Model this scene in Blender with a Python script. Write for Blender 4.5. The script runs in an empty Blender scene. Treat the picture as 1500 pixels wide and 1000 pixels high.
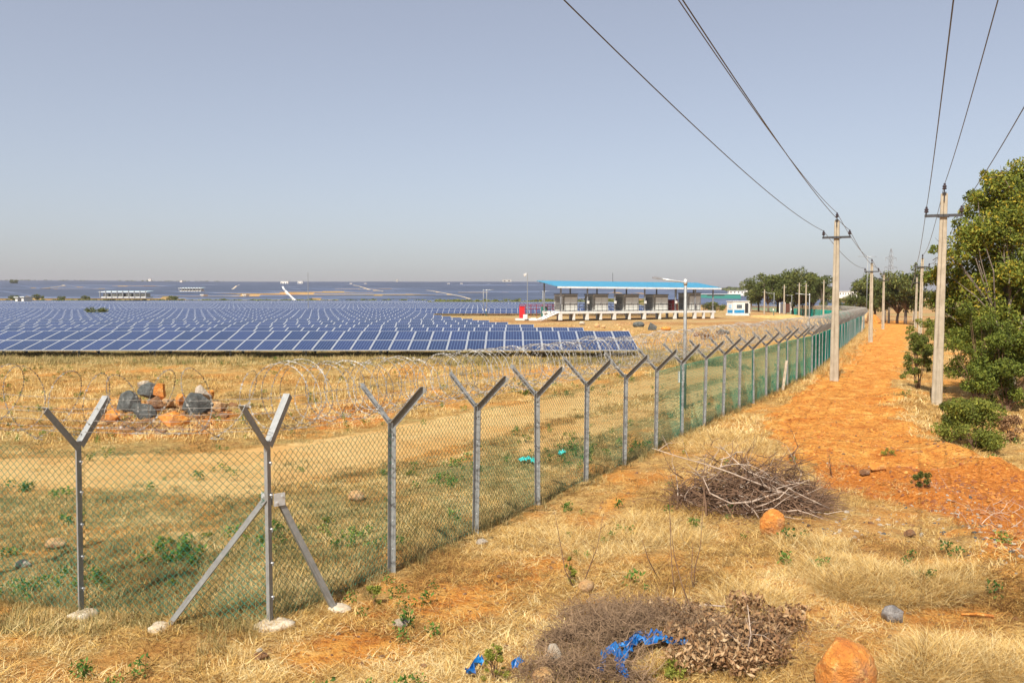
import bpy, math, random
import numpy as np
from mathutils import Vector, Matrix, Euler

R = random.Random(7)
NR = np.random.RandomState(11)
S = bpy.context.scene
C = S.collection

# ------------------------------------------------------------------ camera
CAM_H = 3.36
PITCH = math.atan(58 / 1250)
cam_d = bpy.data.cameras.new('camera')
cam = bpy.data.objects.new('camera', cam_d)
C.objects.link(cam)
cam.location = (0, 0, CAM_H)
cam.rotation_euler = (math.pi / 2 - PITCH, 0, 0)
cam_d.sensor_width = 36
cam_d.lens = 30
cam_d.clip_start = 0.1
cam_d.clip_end = 9000
S.camera = cam
# ------------------------------------------------------------------ light
SUN_EL, SUN_AZ = math.radians(50), math.radians(24)     # sun behind the camera, to the left
sun_dir = Vector((-math.sin(SUN_AZ) * math.cos(SUN_EL), -math.cos(SUN_AZ) * math.cos(SUN_EL), math.sin(SUN_EL)))
w = bpy.data.worlds.new('World')
S.world = w
w.use_nodes = True
nt = w.node_tree
bg = nt.nodes['Background']
sky = nt.nodes.new('ShaderNodeTexSky')
sky.sky_type = 'NISHITA'
sky.sun_disc = False
sky.sun_elevation = SUN_EL
sky.sun_rotation = math.atan2(sun_dir.x, sun_dir.y)
sky.air_density = 1.0
sky.dust_density = 3.0
sky.ozone_density = 1.6
sky.altitude = 600
hs = nt.nodes.new('ShaderNodeHueSaturation')
hs.inputs['Saturation'].default_value = 0.72
nt.links.new(sky.outputs[0], hs.inputs['Color'])
hzm = nt.nodes.new('ShaderNodeMix'); hzm.data_type = 'RGBA'      # dusty air whitening the whole sky alike
hzm.inputs[0].default_value = .26
hzm.inputs[7].default_value = (3.45, 3.25, 3.55, 1)
nt.links.new(hs.outputs[0], hzm.inputs[6])
nt.links.new(hzm.outputs[2], bg.inputs[0])
bg.inputs[1].default_value = 0.096
sd = bpy.data.lights.new('sun', 'SUN')
sd.energy = 5.0
sd.angle = math.radians(0.5)
sd.color = (1.0, 0.94, 0.84)
so = bpy.data.objects.new('sun', sd)
C.objects.link(so)
so.rotation_euler = sun_dir.to_track_quat('Z', 'Y').to_euler()
S.view_settings.view_transform = 'Standard'
S.view_settings.look = 'None'
S.view_settings.exposure = 0.66
S.view_settings.gamma = 1
S.view_settings.use_curve_mapping = False
S.render.engine = 'CYCLES'
S.cycles.volume_step_rate = 4
S.cycles.volume_bounces = 0
S.cycles.max_bounces = 5
S.cycles.transparent_max_bounces = 8

# ------------------------------------------------------------------ terrain
FENCE = [(-2.45, 8.62), (13.9, 39.4), (43.4, 105.0), (58.0, 150.0), (64.0, 177.0), (69.0, 210.0), (66.0, 240.0)]
_fx = np.array([p[0] for p in FENCE]); _fy = np.array([p[1] for p in FENCE])


def sm(a, b, x):
    t = np.clip((np.asarray(x, float) - a) / (b - a), 0, 1)
    return t * t * (3 - 2 * t)


def _hash(ix, iy, s):
    n = (ix * 374761393 + iy * 668265263 + s * 974711) & 0x7fffffff
    n = ((n ^ (n >> 13)) * 1274126177) & 0x7fffffff
    n = n ^ (n >> 16)
    return (n & 0xffff) / 65535.0


def vnoise(x, y, s=0):
    ix = np.floor(x).astype(np.int64); iy = np.floor(y).astype(np.int64)
    fx = x - ix; fy = y - iy
    fx = fx * fx * (3 - 2 * fx); fy = fy * fy * (3 - 2 * fy)
    a = _hash(ix, iy, s); b = _hash(ix + 1, iy, s); c = _hash(ix, iy + 1, s); d = _hash(ix + 1, iy + 1, s)
    return (a * (1 - fx) + b * fx) * (1 - fy) + (c * (1 - fx) + d * fx) * fy


def fbm(x, y, s=0, o=4):
    x = np.asarray(x, float); y = np.asarray(y, float)
    t = 0; a = .5; n = 0
    for k in range(o):
        t = t + a * vnoise(x * 2 ** k + 17.3 * k, y * 2 ** k + 9.1 * k, s + k); n += a; a *= .5
    return t / n


def fence_x(y):
    y = np.asarray(y, float)
    f = np.interp(y, _fy, _fx)
    f = np.where(y < _fy[0], _fx[0] + (y - _fy[0]) * .53, f)
    return np.where(y > _fy[-1], _fx[-1] + (y - _fy[-1]) * .1, f)


def H0(x, y):
    x = np.asarray(x, float); y = np.asarray(y, float)
    a = sm(0, 9, fence_x(y) - x)
    z = a * (.46 * sm(18, 44, y) + .5 * sm(90, 150, y) + 1.1 * sm(150, 300, y) + 1.5 * sm(290, 420, y))
    q = x / np.maximum(y, 50)
    sl = .0268 - .0150 * sm(.10, .42, q) + .0012 * sm(-.2, -.5, q) * 0 + .0016 * sm(-.25, -.6, q)
    yy = np.clip(y - 330, 0, 2250)
    z = z + yy * sl * (yy / (yy + 60.0))
    z = z + 3.2 * (fbm(x / 420, y / 260, 5) - .5) * sm(330, 900, y)
    z = z - np.clip(y - 2580, 0, 9e9) * .03
    return z


def H(x, y):
    x = np.asarray(x, float); y = np.asarray(y, float)
    z = H0(x, y)
    d = np.hypot(x, y)
    nf = 1 - sm(60, 130, d)
    z = z + nf * (.16 * (fbm(x / 2.2, y / 2.2, 21) - .5) + .05 * (fbm(x / .42, y / .42, 31, 3) - .5))
    # rough graded soil of the track outside the fence
    m = trackmask(x, y)
    z = z + nf * m * (.30 * (fbm(x / 1.1, y / 1.1, 41) - .42) + .10 * (fbm(x / .27, y / .27, 51, 3) - .5) + .05)
    for (ax, ay, bx, by, hh, ww) in BANK:
        dx, dy = bx - ax, by - ay
        t = np.clip(((x - ax) * dx + (y - ay) * dy) / (dx * dx + dy * dy), 0, 1)
        dd = np.hypot(x - ax - t * dx, y - ay - t * dy)
        z = z + hh * np.exp(-(dd / ww) ** 2) * (.7 + .6 * fbm(x / .8, y / .8, 66))
    # low bank across the near right
    z = z + .16 * np.exp(-((x - 4.6) / 1.6) ** 2 - ((y - 10.2) / 1.4) ** 2) + .14 * np.exp(-((x - 3.4) / 1.2) ** 2 - ((y - 7.9) / .8) ** 2)
    return z


def ray(px, py):
    v = Vector(((px - 750) / 1250, 1, -(py - 500) / 1250))
    c, s = math.cos(PITCH), math.sin(PITCH)
    return Vector((v.x, v.y * c + v.z * s, -v.y * s + v.z * c))


def G0(px, py, z=0.0):
    r = ray(px, py); t = (z - CAM_H) / r.z
    return (r.x * t, r.y * t)


def G(px, py):
    """ground point seen at a photograph position"""
    z = 0.0
    for k in range(12):
        x, y = G0(px, py, z); z = .5 * z + .5 * float(H(x, y))
    x, y = G0(px, py, z)
    return Vector((x, y, float(H(x, y))))


def AT(px, py, y):
    r = ray(px, py); t = y / r.y
    return Vector((r.x * t, y, CAM_H + r.z * t))


def polymask(x, y, poly, soft):
    """1 inside a world polygon, fading over soft metres"""
    x = np.asarray(x, float); y = np.asarray(y, float)
    inside = np.zeros(x.shape, bool); dist = np.full(x.shape, 1e9)
    n = len(poly)
    for i in range(n):
        x0, y0 = poly[i]; x1, y1 = poly[(i + 1) % n]
        cond = ((y0 > y) != (y1 > y))
        xi = x0 + (y - y0) * (x1 - x0) / ((y1 - y0) if y1 != y0 else 1e-9)
        inside ^= cond & (x < xi)
        dx, dy = x1 - x0, y1 - y0
        t = np.clip(((x - x0) * dx + (y - y0) * dy) / (dx * dx + dy * dy + 1e-12), 0, 1)
        dist = np.minimum(dist, np.hypot(x - x0 - t * dx, y - y0 - t * dy))
    sd_ = np.where(inside, dist, -dist)
    return sm(-soft, soft, sd_)


def W(pts):
    return [G0(a, b) for a, b in pts]


TRACK = W([(1278, 470), (1330, 470), (1328, 500), (1320, 545), (1308, 585), (1325, 622), (1385, 662), (1450, 690), (1560, 706),
           (1640, 800), (1560, 872), (1440, 830), (1385, 740), (1290, 720), (1215, 690), (1150, 660), (1128, 630), (1150, 600), (1185, 565), (1215, 535), (1262, 492)])
BARE1 = W([(520, 880), (640, 862), (720, 820), (800, 800), (880, 735), (960, 680), (985, 690), (900, 760), (830, 850), (700, 930), (560, 985), (420, 1010), (400, 960)])
INNER = W([(-400, 668), (0, 674), (200, 668), (375, 657), (500, 640), (650, 614), (750, 600), (860, 580), (1000, 553), (1100, 530), (1190, 500), (1196, 508), (1110, 546), (1000, 570), (860, 604),
           (750, 632), (600, 668), (470, 700), (330, 735), (200, 718), (0, 712), (-400, 715)])
INNER2 = W([(760, 640), (860, 613), (1000, 580), (1100, 548), (1196, 508), (1210, 512), (1110, 560), (1000, 594), (860, 640), (760, 672)])
RUBBLE = W([(1150, 760), (1250, 745), (1420, 735), (1500, 800), (1520, 880), (1400, 850), (1330, 800), (1250, 800), (1180, 830)])
REDDISH = W([(1190, 690), (1330, 690), (1420, 700), (1560, 715), (1600, 860), (1480, 850), (1390, 760), (1300, 735), (1200, 715)])


BANK = []
_bp = W([(1318, 560), (1330, 618), (1390, 668), (1460, 700), (1560, 722)])
for _a, _b in zip(_bp[:-1], _bp[1:]):
    BANK.append((*_a, *_b, .13, .6))
_bp = W([(1215, 690), (1290, 700), (1380, 740), (1440, 800), (1500, 860), (1580, 890)])
for _a, _b in zip(_bp[:-1], _bp[1:]):
    BANK.append((*_a, *_b, .09, .5))


def trackmask(x, y):
    x = np.asarray(x, float); y = np.asarray(y, float)
    wx = x + 1.5 * (fbm(x / 1.4, y / 1.4, 77) - .5) + .5 * (fbm(x / .35, y / .35, 78, 2) - .5)
    wy = y + 1.5 * (fbm(x / 1.4, y / 1.4, 79) - .5)
    return np.where(y < 300, polymask(wx, wy, TRACK, .3), 0.0)


# ------------------------------------------------------------------ materials
def srgb(r, g, b):
    f = lambda c: ((c / 255 + .055) / 1.055) ** 2.4 if c / 255 > .04045 else c / 255 / 12.92
    return (f(r), f(g), f(b))


class NT:
    def __init__(s, name):
        s.m = bpy.data.materials.new(name); s.m.use_nodes = True
        s.t = s.m.node_tree; s.b = s.t.nodes['Principled BSDF']; s.out = s.t.nodes['Material Output']

    def n(s, typ, **kw):
        o = s.t.nodes.new('ShaderNode' + typ)
        for k, v in kw.items():
            setattr(o, k, v)
        return o

    def l(s, a, b):
        s.t.links.new(a, b)

    def coord(s):
        return s.n('TexCoord').outputs['Object']

    def noise(s, scale, detail=4, rough=.6, vec=None, dist=0):
        o = s.n('TexNoise'); o.inputs['Scale'].default_value = scale; o.inputs['Detail'].default_value = detail
        o.inputs['Roughness'].default_value = rough; o.inputs['Distortion'].default_value = dist
        s.l(vec if vec is not None else s.coord(), o.inputs['Vector'])
        return o.outputs['Fac']

    def ramp(s, fac, stops):
        o = s.n('ValToRGB'); e = o.color_ramp.elements
        while len(e) < len(stops):
            e.new(.5)
        for el, (p, c) in zip(e, stops):
            el.position = p; el.color = (*c, 1) if not isinstance(c, (int, float)) else (c, c, c, 1)
        s.l(fac, o.inputs[0])
        return o.outputs[0]

    def mix(s, fac, a, b, mode='MIX'):
        o = s.n('Mix', data_type='RGBA', blend_type=mode)
        for sock, v in ((o.inputs[0], fac), (o.inputs[6], a), (o.inputs[7], b)):
            if isinstance(v, (int, float)):
                sock.default_value = v
            elif isinstance(v, tuple):
                sock.default_value = (*v, 1)
            else:
                s.l(v, sock)
        return o.outputs[2]

    def math(s, op, a, b=0.0, c=None, clamp=False):
        o = s.n('Math', operation=op); o.use_clamp = clamp
        for i, v in enumerate((a, b) if c is None else (a, b, c)):
            if isinstance(v, (int, float)):
                o.inputs[i].default_value = v
            else:
                s.l(v, o.inputs[i])
        return o.outputs[0]

    def attr(s, name, typ='GEOMETRY'):
        o = s.n('Attribute'); o.attribute_name = name; o.attribute_type = typ
        return o

    def bump(s, h, strength=.3, dist=.02):
        o = s.n('Bump'); o.inputs['Strength'].default_value = strength; o.inputs['Distance'].default_value = dist
        s.l(h, o.inputs['Height']); s.l(o.outputs[0], s.b.inputs['Normal'])

    def set(s, **kw):
        for k, v in kw.items():
            i = s.b.inputs[k.replace('_', ' ')]
            if isinstance(v, (int, float)):
                i.default_value = v
            elif isinstance(v, tuple):
                i.default_value = (*v, 1)
            else:
                s.l(v, i)
        return s


def simple(name, c1, c2=None, scale=6, rough=.8, metal=0, bump=0, detail=5, streak=None, bscale=None, spec=None):
    t = NT(name)
    if c2 is None:
        c2 = tuple(v * .72 for v in c1)
    f = t.noise(scale, detail)
    col = t.ramp(f, [(.3, c2), (.68, c1)])
    if streak:
        mp = t.n('Mapping'); mp.inputs['Scale'].default_value = (1, 1, .08)
        t.l(t.coord(), mp.inputs[0])
        g = t.ramp(t.noise(scale * 3, 4, vec=mp.outputs[0]), [(.52, 0.0), (.75, 1.0)])
        col = t.mix(g, col, streak)
    t.set(Base_Color=col, Roughness=rough, Metallic=metal)
    if spec is not None:
        t.b.inputs['Specular IOR Level'].default_value = spec
    if bump:
        t.bump(t.noise(bscale or scale * 4, 5), bump, .02)
    return t.m


M = {}
M['galv'] = simple('galvanised_steel', (.29, .295, .285), (.20, .205, .20), 14, .5, .2, .05, streak=(.17, .155, .13))
M['galv_bright'] = simple('galvanised_bright', (.62, .64, .64), (.45, .47, .48), 20, .4, .4)
M['razor'] = simple('razor_wire_steel', (.42, .40, .36), (.10, .088, .075), 5, .6, .1)
M['razor_far'] = simple('razor_wire_far_dark', (.26, .245, .215), (.08, .07, .06), 3, .7)  # same wire, colour darkened for the far bays that turn pale under the sky
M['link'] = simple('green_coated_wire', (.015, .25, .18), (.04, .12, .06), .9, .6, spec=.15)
M['link_far'] = simple('teal_coated_wire', (.010, .46, .37), (.015, .34, .27), .6, .6, spec=.15)  # brighter teal than the near mesh, for the far bays
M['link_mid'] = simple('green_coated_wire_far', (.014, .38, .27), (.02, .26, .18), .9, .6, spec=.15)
M['concrete'] = simple('pole_concrete', (.40, .34, .25), (.29, .24, .17), 4, .85, 0, .25, streak=(.24, .19, .13))
M['footing'] = simple('footing_concrete', (.52, .45, .34), (.34, .26, .17), 9, .9, 0, .5)
M['white'] = simple('white_paint', (.70, .69, .65), (.55, .53, .48), 2.5, .6)
M['dark_steel'] = simple('dark_steel', (.045, .045, .05), (.03, .03, .03), 6, .5)
M['grey_steel'] = simple('grey_column_paint', (.24, .25, .26), (.17, .17, .18), 6, .6)
M['container'] = simple('container_grey', (.42, .41, .37), (.32, .31, .28), 2, .6)
M['container_dark'] = simple('container_louvre', (.13, .12, .11), (.09, .085, .08), 4, .6)
M['door_grey'] = simple('door_grey', (.60, .60, .56), (.50, .50, .46), 2, .55)
M['roof_blue'] = simple('blue_roof_sheet', (.075, .27, .40), (.055, .22, .34), 1.5, .45)
M['roof_edge'] = simple('roof_edge_white', (.72, .74, .74), None, 3, .5)
M['red'] = simple('red_paint', (.62, .015, .02), (.48, .01, .015), 5, .5)
M['dark_red'] = simple('dark_red_paint', (.20, .012, .012), None, 5, .6)
M['teal'] = simple('teal_sheet', (.03, .22, .18), None, 5, .6)
M['glassy'] = simple('window_glass', (.10, .13, .15), (.05, .07, .09), 3, .12)
M['blue_paint'] = simple('blue_paint', (.02, .25, .5), None, 3, .6)
M['lightblue'] = simple('pale_blue_wall', (.42, .62, .80), None, 3, .6)
M['black'] = simple('dark_interior', (.02, .018, .02), None, 3, .8)
M['insul'] = simple('insulator_ceramic', (.05, .035, .04), None, 5, .3)
M['wire'] = simple('aluminium_wire', (.10, .10, .11), (.07, .07, .075), 3, .5, .3)
M['rust'] = simple('rusty_steel', (.24, .10, .06), (.14, .06, .04), 8, .85)
M['bark'] = simple('bark', (.17, .13, .095), (.08, .06, .045), 7, .95, 0, .8)
M['palebark'] = simple('pale_bark', (.33, .27, .21), (.15, .11, .08), 5, .95, 0, .8)
M['twig'] = simple('dry_twig', (.21, .12, .065), (.07, .035, .02), 3, .9)
M['twig_pale'] = simple('bleached_branch', (.48, .38, .29), (.28, .2, .15), 4, .9)
M['twig_grey'] = simple('grey_twig', (.30, .195, .11), (.08, .045, .025), 3, .9)
M['bluetarp'] = simple('blue_plastic', (.02, .20, .50), (.008, .07, .28), 9, .32, 0, .5)
M['tealtarp'] = simple('teal_plastic', (.05, .50, .44), (.03, .36, .34), 14, .35, 0, .3)
M['foil'] = simple('crinkled_foil', (.36, .33, .30), (.10, .09, .085), 16, .38, .35, 1.0)
M['fieldhouse'] = simple('far_white_wall', (.72, .70, .66), (.6, .56, .5), .2, .8)
M['alu'] = simple('module_aluminium', (.46, .48, .50), (.38, .40, .42), 2, .4, .3)
M['farcoil'] = M['razor']


def rockmat(name, c1, c2, c3, sc=5):
    t = NT(name)
    f = t.noise(sc, 8, .65)
    col = t.ramp(f, [(.3, c2), (.52, c1), (.72, c3)])
    col = t.mix(t.ramp(t.noise(sc * .45, 5, .7), [(.50, 0.0), (.66, .75)]), col, tuple(q * .5 + .06 for q in c2))
    col = t.mix(t.ramp(t.noise(sc * 2.2, 7, .75), [(.56, 0.0), (.66, .8)]), col, tuple(min(.8, q * 1.15 + .06) for q in c3))
    v = t.n('TexVoronoi'); v.inputs['Scale'].default_value = sc * 3
    t.l(t.coord(), v.inputs['Vector'])
    t.set(Base_Color=t.mix(t.ramp(v.outputs['Distance'], [(.0, .35), (.25, 0.0)]), col, tuple(k * .55 for k in c2)), Roughness=.92)
    t.bump(t.math('ADD', t.noise(sc * 5, 8, .7), t.math('MULTIPLY', t.noise(sc * 1.5, 6, .7), 2.0)), 1.0, .05)
    return t.m


M['rock_orange'] = rockmat('orange_laterite', (.68, .26, .04), (.46, .14, .024), (.76, .40, .10), 5)
M['rock_ochre'] = rockmat('ochre_stone', (.55, .34, .14), (.42, .17, .06), (.62, .45, .25), 6)
M['rock_red'] = rockmat('red_laterite', (.40, .13, .03), (.22, .06, .015), (.56, .28, .10), 6)
M['rock_grey'] = rockmat('grey_granite', (.085, .092, .086), (.045, .048, .045), (.15, .155, .14), 4)
M['rock_brown'] = rockmat('brown_stone', (.27, .13, .05), (.14, .06, .025), (.38, .21, .09), 6)
M['rock_pale'] = rockmat('pale_stone', (.50, .42, .32), (.34, .24, .15), (.60, .54, .44), 7)


def blade_mat(name, stops, trans=.25, attrtype='INSTANCER'):
    t = NT(name)
    a = t.attr('tint', attrtype).outputs['Fac']
    if attrtype == 'INSTANCER':
        a = t.math('ADD', a, t.math('MULTIPLY', t.math('SUBTRACT', t.attr('blade').outputs['Fac'], .5), .9), clamp=True)
    col = t.ramp(a, stops)
    col = t.mix(t.math('MULTIPLY', t.noise(9, 2), .2), col, tuple(q * .4 for q in stops[0][1]))
    t.set(Base_Color=col, Roughness=.75)
    t.b.inputs['Specular IOR Level'].default_value = .25
    tr = t.n('BsdfTranslucent'); t.l(col, tr.inputs[0])
    mx = t.n('MixShader'); mx.inputs[0].default_value = trans
    t.l(t.b.outputs[0], mx.inputs[1]); t.l(tr.outputs[0], mx.inputs[2]); t.l(mx.outputs[0], t.out.inputs[0])
    return t.m


M['straw'] = blade_mat('dry_straw', [(0, (.17, .08, .025)), (.30, (.46, .26, .07)), (.62, (.72, .48, .15)), (1, (.86, .71, .38))])
M['olive'] = blade_mat('olive_grass', [(0, (.11, .075, .035)), (.3, (.17, .16, .05)), (.6, (.33, .27, .10)), (1, (.55, .40, .18))])
M['greenw'] = blade_mat('green_weed', [(0, (.05, .10, .02)), (.6, (.10, .19, .03)), (1, (.20, .27, .05))])
LEAFSTOPS = [(0, (.05, .062, .013)), (.28, (.11, .145, .02)), (.52, (.22, .25, .035)), (.80, (.31, .29, .04)), (1, (.70, .46, .04))]
M['leaf'] = blade_mat('tree_leaf', LEAFSTOPS, .3, 'GEOMETRY')
M['leaf_far'] = blade_mat('far_tree_leaf', [(0, (.055, .07, .02)), (.5, (.115, .135, .03)), (1, (.25, .24, .06))], .2, 'GEOMETRY')
M['leaf_light'] = blade_mat('shrub_leaf', [(0, (.065, .08, .018)), (.5, (.16, .185, .03)), (1, (.34, .33, .05))], .3, 'GEOMETRY')
M['leaf_brown'] = blade_mat('dead_leaf', [(0, (.14, .07, .035)), (.5, (.32, .18, .08)), (1, (.52, .38, .22))], .1, 'GEOMETRY')


def ground_mat():
    t = NT('ground')
    co = t.coord()
    at = t.attr('mask'); sep = t.n('SeparateColor'); t.l(at.outputs['Color'], sep.inputs[0])
    soil, track, green = sep.outputs[0], sep.outputs[1], sep.outputs[2]
    at2 = t.attr('mask2'); sep2 = t.n('SeparateColor'); t.l(at2.outputs['Color'], sep2.inputs[0])
    red, rub, far = sep2.outputs[0], sep2.outputs[1], sep2.outputs[2]
    n_big = t.noise(.35, 6, .6, co); n_mid = t.noise(2.2, 6, .65, co); n_fine = t.noise(14, 6, .7, co); n_vf = t.noise(60, 4, .7, co)
    n_far = t.noise(.04, 6, .65, co)
    # dry litter-covered ground
    base = t.ramp(n_mid, [(.28, (.34, .18, .06)), (.5, (.56, .335, .105)), (.72, (.68, .46, .175))])
    base = t.mix(t.ramp(n_fine, [(.40, .85), (.52, 0.0)]), base, (.25, .115, .04))
    base = t.mix(t.ramp(n_vf, [(.52, 0.0), (.64, .8)]), base, (.72, .53, .24))
    base = t.mix(t.ramp(n_big, [(.50, 0.0), (.62, .85)]), base, (.60, .25, .055))
    # far fields
    fcol = t.ramp(n_far, [(.3, (.30, .215, .09)), (.45, (.40, .27, .12)), (.55, (.34, .17, .07)), (.7, (.17, .16, .055))])
    base = t.mix(far, base, fcol)
    gcol = t.ramp(n_fine, [(.35, (.075, .095, .035)), (.5, (.17, .185, .07)), (.68, (.38, .32, .13))])
    gm = t.math('MULTIPLY', green, t.ramp(n_mid, [(.35, .3), (.6, 1.0)]), clamp=True)
    base = t.mix(gm, base, gcol)
    # orange soil, with lump highlights and shaded crevices painted into its colour
    sc = t.ramp(n_mid, [(.32, (.38, .11, .018)), (.46, (.64, .25, .042)), (.58, (.72, .34, .07)), (.70, (.84, .50, .16))])
    sc = t.mix(t.ramp(n_fine, [(.38, .95), (.49, 0.0)]), sc, (.33, .10, .018))
    sc = t.mix(t.ramp(n_vf, [(.52, 0.0), (.68, .6)]), sc, (.82, .52, .21))
    sc = t.mix(t.ramp(t.noise(.9, 5, .65, co), [(.52, 0.0), (.64, .7)]), sc, (.50, .16, .028))
    edge = t.math('SUBTRACT', t.math('ADD', soil, n_mid), .5)
    sm_ = t.ramp(edge, [(.36, 0.0), (.62, 1.0)])
    base = t.mix(sm_, base, sc)
    rc = t.ramp(n_fine, [(.3, (.27, .075, .018)), (.52, (.58, .20, .035)), (.72, (.70, .34, .10))])
    rm = t.ramp(t.math('SUBTRACT', t.math('ADD', red, n_mid), .5), [(.38, 0.0), (.6, 1.0)])
    base = t.mix(rm, base, rc)
    # beaten sandy tracks
    tc = t.ramp(n_mid, [(.25, (.64, .41, .15)), (.75, (.78, .54, .235))])
    tc = t.mix(t.ramp(n_fine, [(.36, .8), (.5, 0.0)]), tc, (.50, .28, .10))
    tc = t.mix(t.ramp(n_big, [(.45, 0.0), (.62, .7)]), tc, (.62, .33, .10))
    tm = t.ramp(t.math('SUBTRACT', t.math('ADD', track, n_mid), .5), [(.34, 0.0), (.6, 1.0)])
    base = t.mix(tm, base, tc)
    # chips
    v = t.n('TexVoronoi'); v.inputs['Scale'].default_value = 34
    t.l(co, v.inputs['Vector'])
    chips = t.math('MULTIPLY', t.ramp(v.outputs['Distance'], [(.12, 1.0), (.2, 0.0)]), t.math('ADD', t.math('MULTIPLY', rub, .9), t.math('MULTIPLY', sm_, .25)), clamp=True)
    base = t.mix(chips, base, t.mix(v.outputs['Color'], (.30, .26, .2), (.62, .52, .38)))
    t.set(Base_Color=base, Roughness=.95)
    t.b.inputs['Specular IOR Level'].default_value = .1
    h = t.math('ADD', t.math('MULTIPLY', n_fine, 1.0), t.math('MULTIPLY', n_vf, .4))
    h = t.math('ADD', h, t.math('MULTIPLY', n_mid, 1.2))
    t.bump(h, 1.0, .10)
    return t.m


def glass_mat(name, cellx=6, celly=12, frame=False, uvscale=1):
    t = NT(name)
    uv = t.n('UVMap'); uv.uv_map = 'UVMap'
    sp = t.n('SeparateXYZ'); t.l(uv.outputs[0], sp.inputs[0])

    def line(sock, n, w_):
        f = t.math('FRACT', t.math('MULTIPLY', sock, float(n)))
        d = t.math('ABSOLUTE', t.math('SUBTRACT', f, .5))
        return t.math('GREATER_THAN', d, .5 - w_)
    lx = line(sp.outputs[0], cellx, .05); ly = line(sp.outputs[1], celly, .045)
    ln = t.math('MAXIMUM', t.math('MULTIPLY', lx, .8), t.math('MULTIPLY', ly, .35))
    cell = t.ramp(t.noise(.7, 5), [(.3, (.006, .015, .055)), (.7, (.011, .026, .085))])
    oi = t.n('ObjectInfo')
    cell = t.mix(t.math('MULTIPLY', oi.outputs['Random'], .5), cell, (.02, .035, .12))
    col = t.mix(t.math('MULTIPLY', ln, .8), cell, (.16, .24, .38))
    dust = t.ramp(t.noise(2.5, 6), [(.52, 0.0), (.9, .12)])
    col = t.mix(dust, col, (.30, .27, .24))
    if frame:
        fx = line(sp.outputs[0], 1, .028); fy = line(sp.outputs[1], 1, .018)
        col = t.mix(t.math('MAXIMUM', fx, fy), col, (.44, .46, .48))
    t.set(Base_Color=col, Roughness=.14)
    t.b.inputs['Specular IOR Level'].default_value = .17
    return t.m


M['glass'] = glass_mat('solar_glass')
M['glass_far'] = glass_mat('solar_glass_far', frame=True)


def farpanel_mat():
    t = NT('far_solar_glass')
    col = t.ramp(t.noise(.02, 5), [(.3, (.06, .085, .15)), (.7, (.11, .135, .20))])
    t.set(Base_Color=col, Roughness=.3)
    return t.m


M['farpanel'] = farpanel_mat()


# ------------------------------------------------------------------ builders
class MB:
    def __init__(s):
        s.v = []; s.f = []; s.m = []; s.n = 0

    def add(s, verts, faces, mi=0):
        s.v.extend([tuple(p) for p in verts])
        s.f.extend([tuple(i + s.n for i in f) for f in faces])
        s.m.extend([mi] * len(faces)); s.n += len(verts)

    def box(s, c, d, rot=None, mi=0):
        hx, hy, hz = d[0] / 2, d[1] / 2, d[2] / 2
        vs = [Vector((sx * hx, sy * hy, sz * hz)) for sx in (-1, 1) for sy in (-1, 1) for sz in (-1, 1)]
        if rot is not None:
            vs = [rot @ p for p in vs]
        c = Vector(c)
        s.add([p + c for p in vs], [(0, 1, 3, 2), (4, 6, 7, 5), (0, 4, 5, 1), (2, 3, 7, 6), (0, 2, 6, 4), (1, 5, 7, 3)], mi)

    def prism(s, pts, z0, z1, mi=0):
        n = len(pts)
        s.add([(p[0], p[1], z0) for p in pts] + [(p[0], p[1], z1) for p in pts],
              [tuple(range(n))[::-1], tuple(range(n, 2 * n))] + [(i, (i + 1) % n, n + (i + 1) % n, n + i) for i in range(n)], mi)

    def tube(s, pts, rad, k=6, mi=0, cap=True):
        pts = [Vector(p) for p in pts]
        n = len(pts)
        if not hasattr(rad, '__len__'):
            rad = [rad] * n
        up = Vector((0, 0, 1)); vs = []; prev = None
        for i, p in enumerate(pts):
            d = (pts[min(i + 1, n - 1)] - pts[max(i - 1, 0)])
            if d.length < 1e-9:
                d = Vector((0, 0, 1))
            d.normalize()
            if prev is None:
                a = d.cross(up)
                if a.length < .05:
                    a = d.cross(Vector((1, 0, 0)))
            else:
                a = prev - d * prev.dot(d)
                if a.length < 1e-4:
                    a = d.cross(up) if abs(d.z) < .9 else d.cross(Vector((1, 0, 0)))
            a.normalize(); prev = a
            b = d.cross(a)
            for j in range(k):
                t = 2 * math.pi * j / k
                vs.append(p + (a * math.cos(t) + b * math.sin(t)) * rad[i])
        fs = [(i * k + j, i * k + (j + 1) % k, (i + 1) * k + (j + 1) % k, (i + 1) * k + j) for i in range(n - 1) for j in range(k)]
        if cap:
            fs += [tuple(range(k))[::-1], tuple(range((n - 1) * k, n * k))]
        s.add(vs, fs, mi)

    def lathe(s, prof, c, k=10, mi=0):
        c = Vector(c); vs = []
        for r, z in prof:
            for j in range(k):
                t = 2 * math.pi * j / k
                vs.append(c + Vector((r * math.cos(t), r * math.sin(t), z)))
        n = len(prof)
        fs = [(i * k + j, i * k + (j + 1) % k, (i + 1) * k + (j + 1) % k, (i + 1) * k + j) for i in range(n - 1) for j in range(k)]
        fs += [tuple(range(k))[::-1], tuple(range((n - 1) * k, n * k))]
        s.add(vs, fs, mi)

    def mesh(s, name, mats, smooth=False):
        me = bpy.data.meshes.new(name)
        me.from_pydata(s.v, [], s.f)
        for m in (mats if isinstance(mats, (list, tuple)) else [mats]):
            me.materials.append(m)
        if len(me.materials) > 1:
            me.polygons.foreach_set('material_index', s.m)
        if smooth:
            me.polygons.foreach_set('use_smooth', [True] * len(me.polygons))
        me.update()
        return me

    def obj(s, name, mats, parent=None, smooth=False, loc=None):
        return link(name, s.mesh(name, mats, smooth), parent, loc)


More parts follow.
